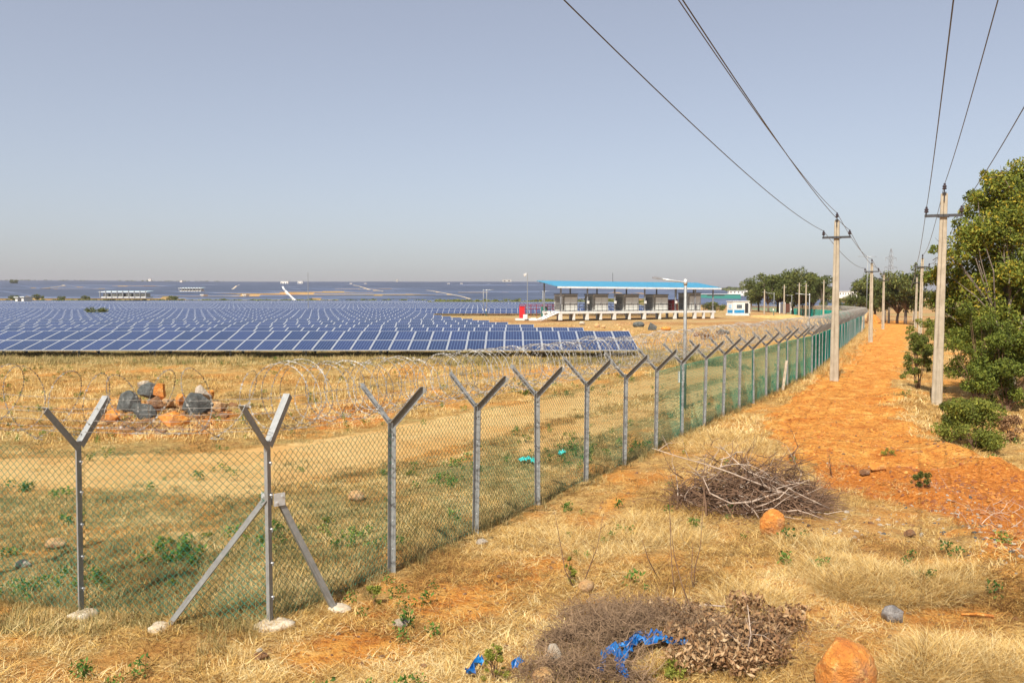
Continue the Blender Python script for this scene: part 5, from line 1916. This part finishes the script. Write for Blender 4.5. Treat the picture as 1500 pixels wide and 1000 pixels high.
def branch(pxs, D0, r0, parent, mat, side=5, seed=0, name='branch'):
    rr = random.Random(seed)
    pts = [AT(a, b, D0 + dd) for a, b, dd in pxs]
    mb = MB(); n_ = len(pts)
    mb.tube(pts, [r0 * (1 - .75 * i / (n_ - 1)) for i in range(n_)], 6)
    for i in range(side):
        k_ = rr.randrange(1, n_); p = pts[k_ - 1].lerp(pts[k_], rr.random())
        d = Vector((rr.gauss(0, .5), rr.gauss(0, .3), abs(rr.gauss(.25, .3)))); L_ = rr.uniform(.2, .55)
        q1 = p + d * L_ * .5; q2 = q1 + (d + Vector((rr.gauss(0, .3), 0, rr.gauss(0, .3)))) * L_ * .5
        mb.tube([p, q1, q2], [r0 * .35, r0 * .22, r0 * .08], 4)
        mb.tube([q1, q1 + Vector((rr.gauss(0, .12), rr.gauss(0, .1), rr.gauss(.08, .1)))], [r0 * .18, r0 * .06], 3)
    mb.obj(name, mat, parent, True)


D_ = bc.y
branch([(1205, 748, .3), (1150, 722, .1), (1110, 708, 0), (1070, 692, -.05), (1035, 680, 0), (992, 668, .1), (955, 656, .25)], D_, .02, t, M['twig_pale'], 9, 1)
branch([(1145, 720, 0), (1100, 735, -.2), (1070, 737, -.25), (1040, 722, -.2), (1030, 700, -.1), (1012, 690, 0)], D_, .022, t, M['twig_pale'], 7, 2)
branch([(1160, 716, .2), (1120, 700, .3), (1095, 690, .3), (1070, 668, .4), (1058, 655, .5)], D_, .018, t, M['twig_pale'], 8, 3)
branch([(1120, 772, -.4), (1105, 748, -.35), (1090, 735, -.3)], D_, .014, t, M['twig_pale'], 3, 4)
branch([(1035, 765, -.3), (1034, 740, -.25), (1030, 712, -.2)], D_, .028, t, M['twig'], 2, 5)
branch([(1215, 745, .1), (1180, 728, 0), (1150, 712, 0)], D_, .016, t, M['twig_pale'], 5, 6)
branch([(1000, 700, .2), (985, 690, .2), (975, 672, .3)], D_, .014, t, M['twig'], 7, 7)
branch([(1080, 690, .4), (1090, 672, .4), (1098, 655, .5)], D_, .014, t, M['twig'], 7, 8)
for i, (pts_, l_) in enumerate(((((1155, 670, 0), (1165, 660, 0), (1172, 650, 0)), 'dark forked stick standing behind the brush pile'), (((1218, 698, 0), (1216, 680, 0), (1214, 665, 0)), 'thin upright dead stem right of the brush pile'),
                                (((1040, 655, 0), (1045, 645, 0), (1056, 640, 0)), 'little curled dark stick on pale grass above the brush pile'))):
    g = G(pts_[0][0], pts_[0][1])
    t2 = thing('dead_stick', l_, 'stick', group='dead sticks around the brush pile')
    branch([(a, b, d + .0) for a, b, d in pts_], g.y, .022 if i == 0 else .012, t2, M['twig'], 5, 20 + i)

hc = G(960, 975)
t = thing('twig_heap', 'low grey heap of dry twigs and dead leaves at the bottom edge', 'twig heap')
mb = MB()
for k_, (x_, y_, rx, ry, h_, n_) in enumerate(((870, 950, .55, .45, .30, 1500), (965, 930, .75, .42, .32, 1500), (820, 995, .4, .25, .2, 600), (900, 905, .6, .3, .2, 700), (1080, 950, .6, .45, .30, 1300), (890, 1000, .4, .2, .2, 500), (1140, 925, .4, .35, .2, 500))):
    g = G(x_, y_); twigheap(mb, (g.x, g.y), rx, ry, h_, n_, .0034, 50 + k_, .35, (.08, .32))
mb.obj('twigs', M['twig_grey'], t)['kind'] = 'stuff'
cs_ = []; rs_ = []
for (x_, y_, r_) in ((1020, 920, .16), (1060, 945, .2), (1100, 940, .2), (1140, 930, .16), (1090, 900, .14), (1050, 970, .18), (1120, 975, .15), (1000, 950, .15), (970, 905, .1), (1165, 915, .1), (1010, 985, .15), (1080, 990, .15)):
    g = G(x_, y_); cs_.append((g.x, g.y, g.z + .15)); rs_.append(r_ * 1.7)
o = link('dead_leaves', leaves(cs_, rs_, 5200, .030, M['leaf_brown'], 'dead_leaves', 61, .38, 0, 1, .02), t); o['kind'] = 'stuff'
branch([(1062, 888, 0), (1030, 885, 0), (1010, 892, 0), (985, 900, 0)], G(1030, 900).y, .012, t, M['twig_pale'], 3, 9)
branch([(1090, 975, 0), (1100, 930, 0), (1095, 885, .05)], G(1090, 978).y, .010, t, M['twig_pale'], 3, 10)
branch([(1014, 895, 0), (1000, 860, .0), (988, 815, .1), (982, 770, .1)], G(1014, 905).y, .009, t, M['twig'], 3, 11)

# thin dead stems standing in the foreground
stems = [((843, 862), (828, 836), (818, 780), (812, 748), 'left one of the two thin stems rising beside the leafy weed'), ((850, 862), (862, 835), (875, 800), (884, 752), 'right one of the two thin stems rising beside the leafy weed'),
         ((1016, 862), (1018, 830), (1026, 800), (1033, 700), 'long thin reddish stem left of the centre of the brush pile'), ((966, 848), (950, 820), (944, 800), (940, 790), 'short leaning stem left of the twig heap'),
         ((990, 870), (985, 840), (982, 790), (980, 700), 'tall faint stem reaching up to the brush pile'), ((1016, 862), (1013, 845), (1014, 815), (1015, 795), 'short upright stem between the heaps')]
for i, (a, b, c_, d, l_) in enumerate(stems):
    g = G(*a)
    t2 = thing('dry_stem', l_, 'dry stem', group='thin dead stems in the foreground')
    branch([(a[0], a[1] + 2, 0), (b[0], b[1], .03), (c_[0], c_[1], .02), (d[0], d[1], .05)], g.y, .008, t2, M['twig'], 5 if i < 3 else 3, 70 + i, 'stem')

# ------------------------------------------------------------------ litter
def crumple(name, label, strips, wd, mat, seed, cat):
    rr = random.Random(seed); mb = MB()
    for pts_ in strips:
        P3 = []
        for (x_, y_, lift) in pts_:
            g = G(x_, y_); P3.append(Vector((g.x, g.y, g.z + lift)))
        fine_ = []
        for a, b in zip(P3[:-1], P3[1:]):
            for q in range(5):
                fine_.append(a.lerp(b, q / 5) + Vector((rr.gauss(0, .012), rr.gauss(0, .012), abs(rr.gauss(0, .02)))))
        fine_.append(P3[-1])
        K = 7; vs = []
        for i, p in enumerate(fine_):
            d = (fine_[min(i + 1, len(fine_) - 1)] - fine_[max(0, i - 1)]); s_ = Vector((-d.y, d.x, 0)).normalized()
            ww = wd * rr.uniform(.5, 1.2)
            for j in range(K):
                vs.append(p + s_ * ww * (j / (K - 1) - .5) + Vector((0, 0, abs(rr.gauss(0, .03)) + (.02 if j % 2 else 0))))
        n_ = len(fine_)
        fs = [(i * K + j, i * K + j + 1, (i + 1) * K + j + 1, (i + 1) * K + j) for i in range(n_ - 1) for j in range(K - 1)]
        mb.add(vs, fs)
    o = mb.obj(name, mat)
    md = o.modifiers.new('thickness', 'SOLIDIFY'); md.thickness = .002
    return tag(o, label, cat)


crumple('blue_plastic_sheet', 'crumpled blue plastic sheet half buried in the twig heap', [[(875, 998, .05), (885, 980, .1), (900, 972, .12), (908, 990, .1), (920, 1005, .04)], [(918, 980, .1), (930, 960, .12), (950, 962, .12), (975, 957, .1), (1005, 955, .06)],
        [(900, 972, .1), (922, 968, .12), (932, 950, .12), (940, 942, .1)], [(945, 950, .1), (965, 950, .12), (985, 962, .08)], [(905, 1004, .05), (912, 985, .1), (905, 975, .1)]], .065, M['bluetarp'], 3, 'plastic sheet')
crumple('blue_plastic_scrap', 'small blue plastic scrap by the tall white flecked weed', [[(684, 1000, .05), (698, 990, .08), (708, 982, .08)], [(752, 990, .05), (764, 984, .08)]], .06, M['bluetarp'], 4, 'plastic scrap')
crumple('teal_litter', 'bright teal plastic litter behind the mesh near the fifth post', [[(766, 679, .03), (774, 677, .06), (784, 683, .05)]], .16, M['tealtarp'], 5, 'litter')
crumple('pale_teal_litter', 'faint teal plastic scrap right of the fifth post', [[(818, 669, .02), (828, 667, .04)]], .12, M['tealtarp'], 6, 'litter')
g = G(1443, 903)
mb = MB(); a = G(1408, 902); b = G(1455, 905)
mb.tube([a + Vector((0, 0, .02)), a.lerp(b, .5) + Vector((0, 0, .035)), b + Vector((0, 0, .02))], [.012, .022, .02], 5)
tag(mb.obj('orange_stick', M['rock_orange']), 'flat orange broken stick lying on the straw at right', 'stick')
g = G(748, 0 + 690)
# dead twigs strewn on the red soil, right
t = thing('strewn_twigs', 'pale dead twigs strewn on the red soil at the right edge', 'twigs')
mb = MB(); g = G(1450, 750)
for k_, (x_, y_, rx, ry, n_) in enumerate(((1440, 745, .8, .8, 90), (1400, 720, .6, .5, 50), (1480, 780, .5, .6, 60))):
    g = G(x_, y_); twigheap(mb, (g.x, g.y), rx, ry, .06, n_, .005, 90 + k_, .25, (.15, .55))
mb.obj('twigs', M['twig_pale'], t)['kind'] = 'stuff'

# ------------------------------------------------------------------ distant things
def far_shed(label, x0, x1, ytop, ybase, D_):
    a = AT(x0, ybase, D_); b = AT(x1, ybase, D_); tp = AT(x0, ytop, D_)
    L_ = b.x - a.x; h_ = tp.z - a.z
    t = thing('far_inverter_shed', label, 'shed', (a.x, D_, a.z), 0, 'far inverter sheds')
    mb = MB(); mb.box((L_ / 2, 4, -.1), (L_, 7, .4)); mb.obj('platform', M['white'], t)
    mb = MB(); mb.box((L_ / 2, 4, h_ - .2), (L_ + 1, 7, .15), Matrix.Rotation(.08, 3, 'X')); mb.obj('roof', simple('far_roof', (.30, .40, .44), None, .3, .6), t)
    mb = MB(); mb.box((L_ / 2, .4, h_ - .4), (L_ + 1, .1, .3)); mb.obj('gutter', M['roof_edge'], t)
    for i in range(6):
        mb = MB(); mb.box((L_ * (i + .5) / 6, 4, h_ * .32), (L_ / 9, 4, h_ * .62)); mb.obj('inverter_cabinet', M['container'], t)
    for i in range(9):
        mb = MB(); mb.box((L_ * i / 8, .3, h_ / 2), (.3, .3, h_)); mb.obj('column', M['grey_steel'], t)


far_shed('long pale roofed shed far away among the panels at left', 146, 213, 426, 435, 345)
far_shed('smaller pale roofed shed further right on the hillside', 262, 294, 421, 426, 500)


def block(name, label, x0, x1, ytop, ybase, D_, mat='fieldhouse', cat='building', group=None, win=2):
    a = AT(x0, ybase, D_); b = AT(x1, ybase, D_); tp = AT(x0, ytop, D_)
    L_ = b.x - a.x; h_ = tp.z - a.z
    t = thing(name, label, cat, (a.x, D_, a.z), 0, group)
    mb = MB(); mb.box((L_ / 2, 3, h_ / 2 - 1), (L_, 6, h_ + 2)); mb.obj('wall', M[mat], t)
    mb = MB(); mb.box((L_ / 2, 3, h_ + .15), (L_ + .8, 6.8, .3)); mb.obj('roof', M['roof_edge'], t)
    for i in range(win):
        mb = MB(); mb.box((L_ * (i + .5) / win, -.04, h_ * .5), (L_ / win * .35, .1, h_ * .4)); mb.obj('window', M['black'], t)


gb = 'small white buildings on the hillside'
block('white_building', 'white flat roofed house on the hillside crest, left of two', 411, 422, 412, 417, 1500, group=gb, win=3)
block('white_building', 'smaller white house on the hillside crest, right of two', 436, 443, 412, 416, 1500, group=gb, win=2)
k_ = 0
wh = ['above the start of the winding white channel', 'above the middle panel rows', 'right of the thin mast', 'top of the middle hillside', 'left of the camera mast, high', 'low near the green strip', 'near the green strip at centre', 'far left low down', 'far left beside its white neighbour', 'beside the long far shed',
      'right of the smaller far shed', 'on the hill crest at left centre', 'on the hill crest left of centre']
for x_, y_, D_ in ((535, 417, 1400), (514, 417, 1450), (657, 417, 1350), (676, 417, 1400), (716, 418, 1400), (560, 436, 520), (597, 431, 700), (24, 438, 330), (33, 437.5, 330), (296, 434, 420), (358, 434, 420), (265, 413, 2000), (219, 410.5, 2200)):
    block('white_kiosk', 'tiny white kiosk ' + wh[k_], x_ - 1.6, x_ + 1.6, y_ - 2.0, y_, D_, group='tiny white kiosks among the panels', win=1)
    k_ += 1
block('farm_building', 'pale building at the far edge right of the blue roof', 1093, 1106, 424, 430, 800, group='far settlement buildings')
block('farm_building', 'long pale building behind the curve of the fence', 1225, 1245, 427, 433, 700, group='far settlement buildings', win=5)
block('farm_building', 'pale building between the far poles', 1247, 1262, 426, 433, 720, group='far settlement buildings', win=4)
block('farm_building', 'white wall of sheds right of the blue roof', 1068, 1090, 426, 430, 820, group='far settlement buildings', win=4)
block('farm_building', 'greenish greenhouse strip behind the blue roof', 1012, 1085, 431, 434, 600, 'teal', group='far settlement buildings', win=1)

# winding white channel on the hillside
cp = [(413, 418, 1300), (415, 424, 900), (421, 428, 720), (426, 434, 560), (432, 438, 470), (441, 442, 400), (450, 444.5, 340)]
# build strips laid just above the terrain
def ribbon(name, label, pts_, wd, mat):
    mb = MB(); vs = []
    fine_ = []
    for (a, b) in zip(pts_[:-1], pts_[1:]):
        for q in range(8):
            fine_.append((a[0] + (b[0] - a[0]) * q / 8, a[1] + (b[1] - a[1]) * q / 8))
    fine_.append(pts_[-1])
    for i, (x_, y_) in enumerate(fine_):
        z_ = float(H0(x_, y_)) + 2.2
        ww = min(wd, y_ * .0022)
        z_ = z_ - .9
        vs += [(x_ - ww / 2, y_, z_ - 2.4), (x_ - ww / 2, y_, z_), (x_ + ww / 2, y_, z_), (x_ + ww / 2, y_, z_ - 2.4)]
    n_ = len(fine_)
    fs = [(4 * i + j, 4 * i + j + 1, 4 * i + 5 + j, 4 * i + 4 + j) for i in range(n_ - 1) for j in range(3)]
    mb.add(vs, fs)
    return tag(mb.obj(name, mat), label, 'wall')


def hill(px_, py_):
    r = ray(px_, py_)
    for D_ in np.arange(340, 2600, 4.0):
        if CAM_H + r.z / r.y * D_ < float(H0(r.x / r.y * D_, D_)) + 1.6:
            return (r.x / r.y * D_, D_)
    return (r.x / r.y * 2500, 2500)


ribbon('retaining_wall', 'winding white retaining wall running down the panel hillside', [hill(*p) for p in ((414, 419), (417, 424), (421, 428), (427, 434), (433, 438.5))], 5, M['white'])
for i, pr in enumerate((((517, 417), (537, 422), (562, 426)), ((625, 424.5), (660, 430), (690, 437)), ((60, 422), (95, 418), (92, 417)), ((340, 423), (350, 417), (352, 416)))):
    ribbon('service_road', ['pale road line on the upper middle hillside', 'pale road line dropping to the green strip', 'faint pale road line at the far left', 'faint pale road line above the smaller far shed'][i], [hill(*p) for p in pr], 4, M['footing'])

# lattice transmission tower
def pylon(label, x_, ytop, D_, group=None):
    tp = AT(x_, ytop, D_); gz = float(H(tp.x, D_)); h_ = tp.z - gz
    t = thing('transmission_tower', label, 'pylon', (tp.x, D_, gz), .5, group)
    mb = MB(); bw, mw = h_ * .11, h_ * .022
    lv = [0, .2, .38, .52, .64, .74, .82, .9, 1.0]
    wid = [bw * (1 - f) + mw * f if f < .6 else mw + (bw * .4 - mw) * max(0, (.74 - f) / .4) for f in lv]
    wid[-1] = .1
    r_ = .11 * D_ / 500
    for s1_ in (-1, 1):
        for s2_ in (-1, 1):
            mb.tube([(s1_ * w_, s2_ * w_, f * h_) for f, w_ in zip(lv, wid)], r_, 3)
    for i in range(len(lv) - 1):
        for s_ in (-1, 1):
            mb.tube([(-wid[i], s_ * wid[i], lv[i] * h_), (wid[i + 1], s_ * wid[i + 1], lv[i + 1] * h_)], r_ * .7, 3)
            mb.tube([(wid[i], s_ * wid[i], lv[i] * h_), (-wid[i + 1], s_ * wid[i + 1], lv[i + 1] * h_)], r_ * .7, 3)
            mb.tube([(s_ * wid[i], -wid[i], lv[i] * h_), (s_ * wid[i + 1], wid[i + 1], lv[i + 1] * h_)], r_ * .7, 3)
    mb.obj('lattice_mast', M['grey_steel'], t)
    for f, wv in ((.68, .16), (.84, .14)):
        mb = MB()
        for s_ in (-1, 1):
            mb.tube([(0, 0, f * h_ + .9), (s_ * wv * h_, 0, f * h_)], r_, 3); mb.tube([(0, 0, f * h_ - .9), (s_ * wv * h_, 0, f * h_)], r_, 3)
            mb.tube([(s_ * wv * h_, 0, f * h_), (s_ * wv * h_, 0, f * h_ - 1.6)], r_, 3)
        mb.obj('crossarm', M['grey_steel'], t)


pylon('tall lattice pylon on the skyline left of the big rounded tree', 1305.5, 364, 420, 'lattice pylons')
for i, (x_, D_, hh) in enumerate(((742, 2450, 407), (581, 2450, 410))):
    block('skyline_building', ['low dark building cluster on the skyline left of the camera mast', 'single dark dot of a building on the middle skyline'][i], x_ - (6 if i == 0 else 1), x_ + (7 if i == 0 else 2), 409.5, 413, D_, 'container', group='skyline buildings')

# ------------------------------------------------------------------ haze
HAZE = 0.00010
if HAZE:
    mb = MB(); mb.box((0, 2150, 40), (9000, 5100, 130))
    hm = bpy.data.materials.new('haze_air'); hm.use_nodes = True
    t_ = hm.node_tree
    for n_ in list(t_.nodes):
        if n_.type != 'OUTPUT_MATERIAL':
            t_.nodes.remove(n_)
    pv = t_.nodes.new('ShaderNodeVolumePrincipled'); pv.inputs['Density'].default_value = HAZE
    pv.inputs['Color'].default_value = (.98, .91, 1.0, 1); pv.inputs['Anisotropy'].default_value = .3
    t_.links.new(pv.outputs[0], t_.nodes['Material Output'].inputs['Volume'])
    o = mb.obj('haze', hm)
    tag(o, 'thin pale haze in the air over the whole plain', None, kind='stuff')
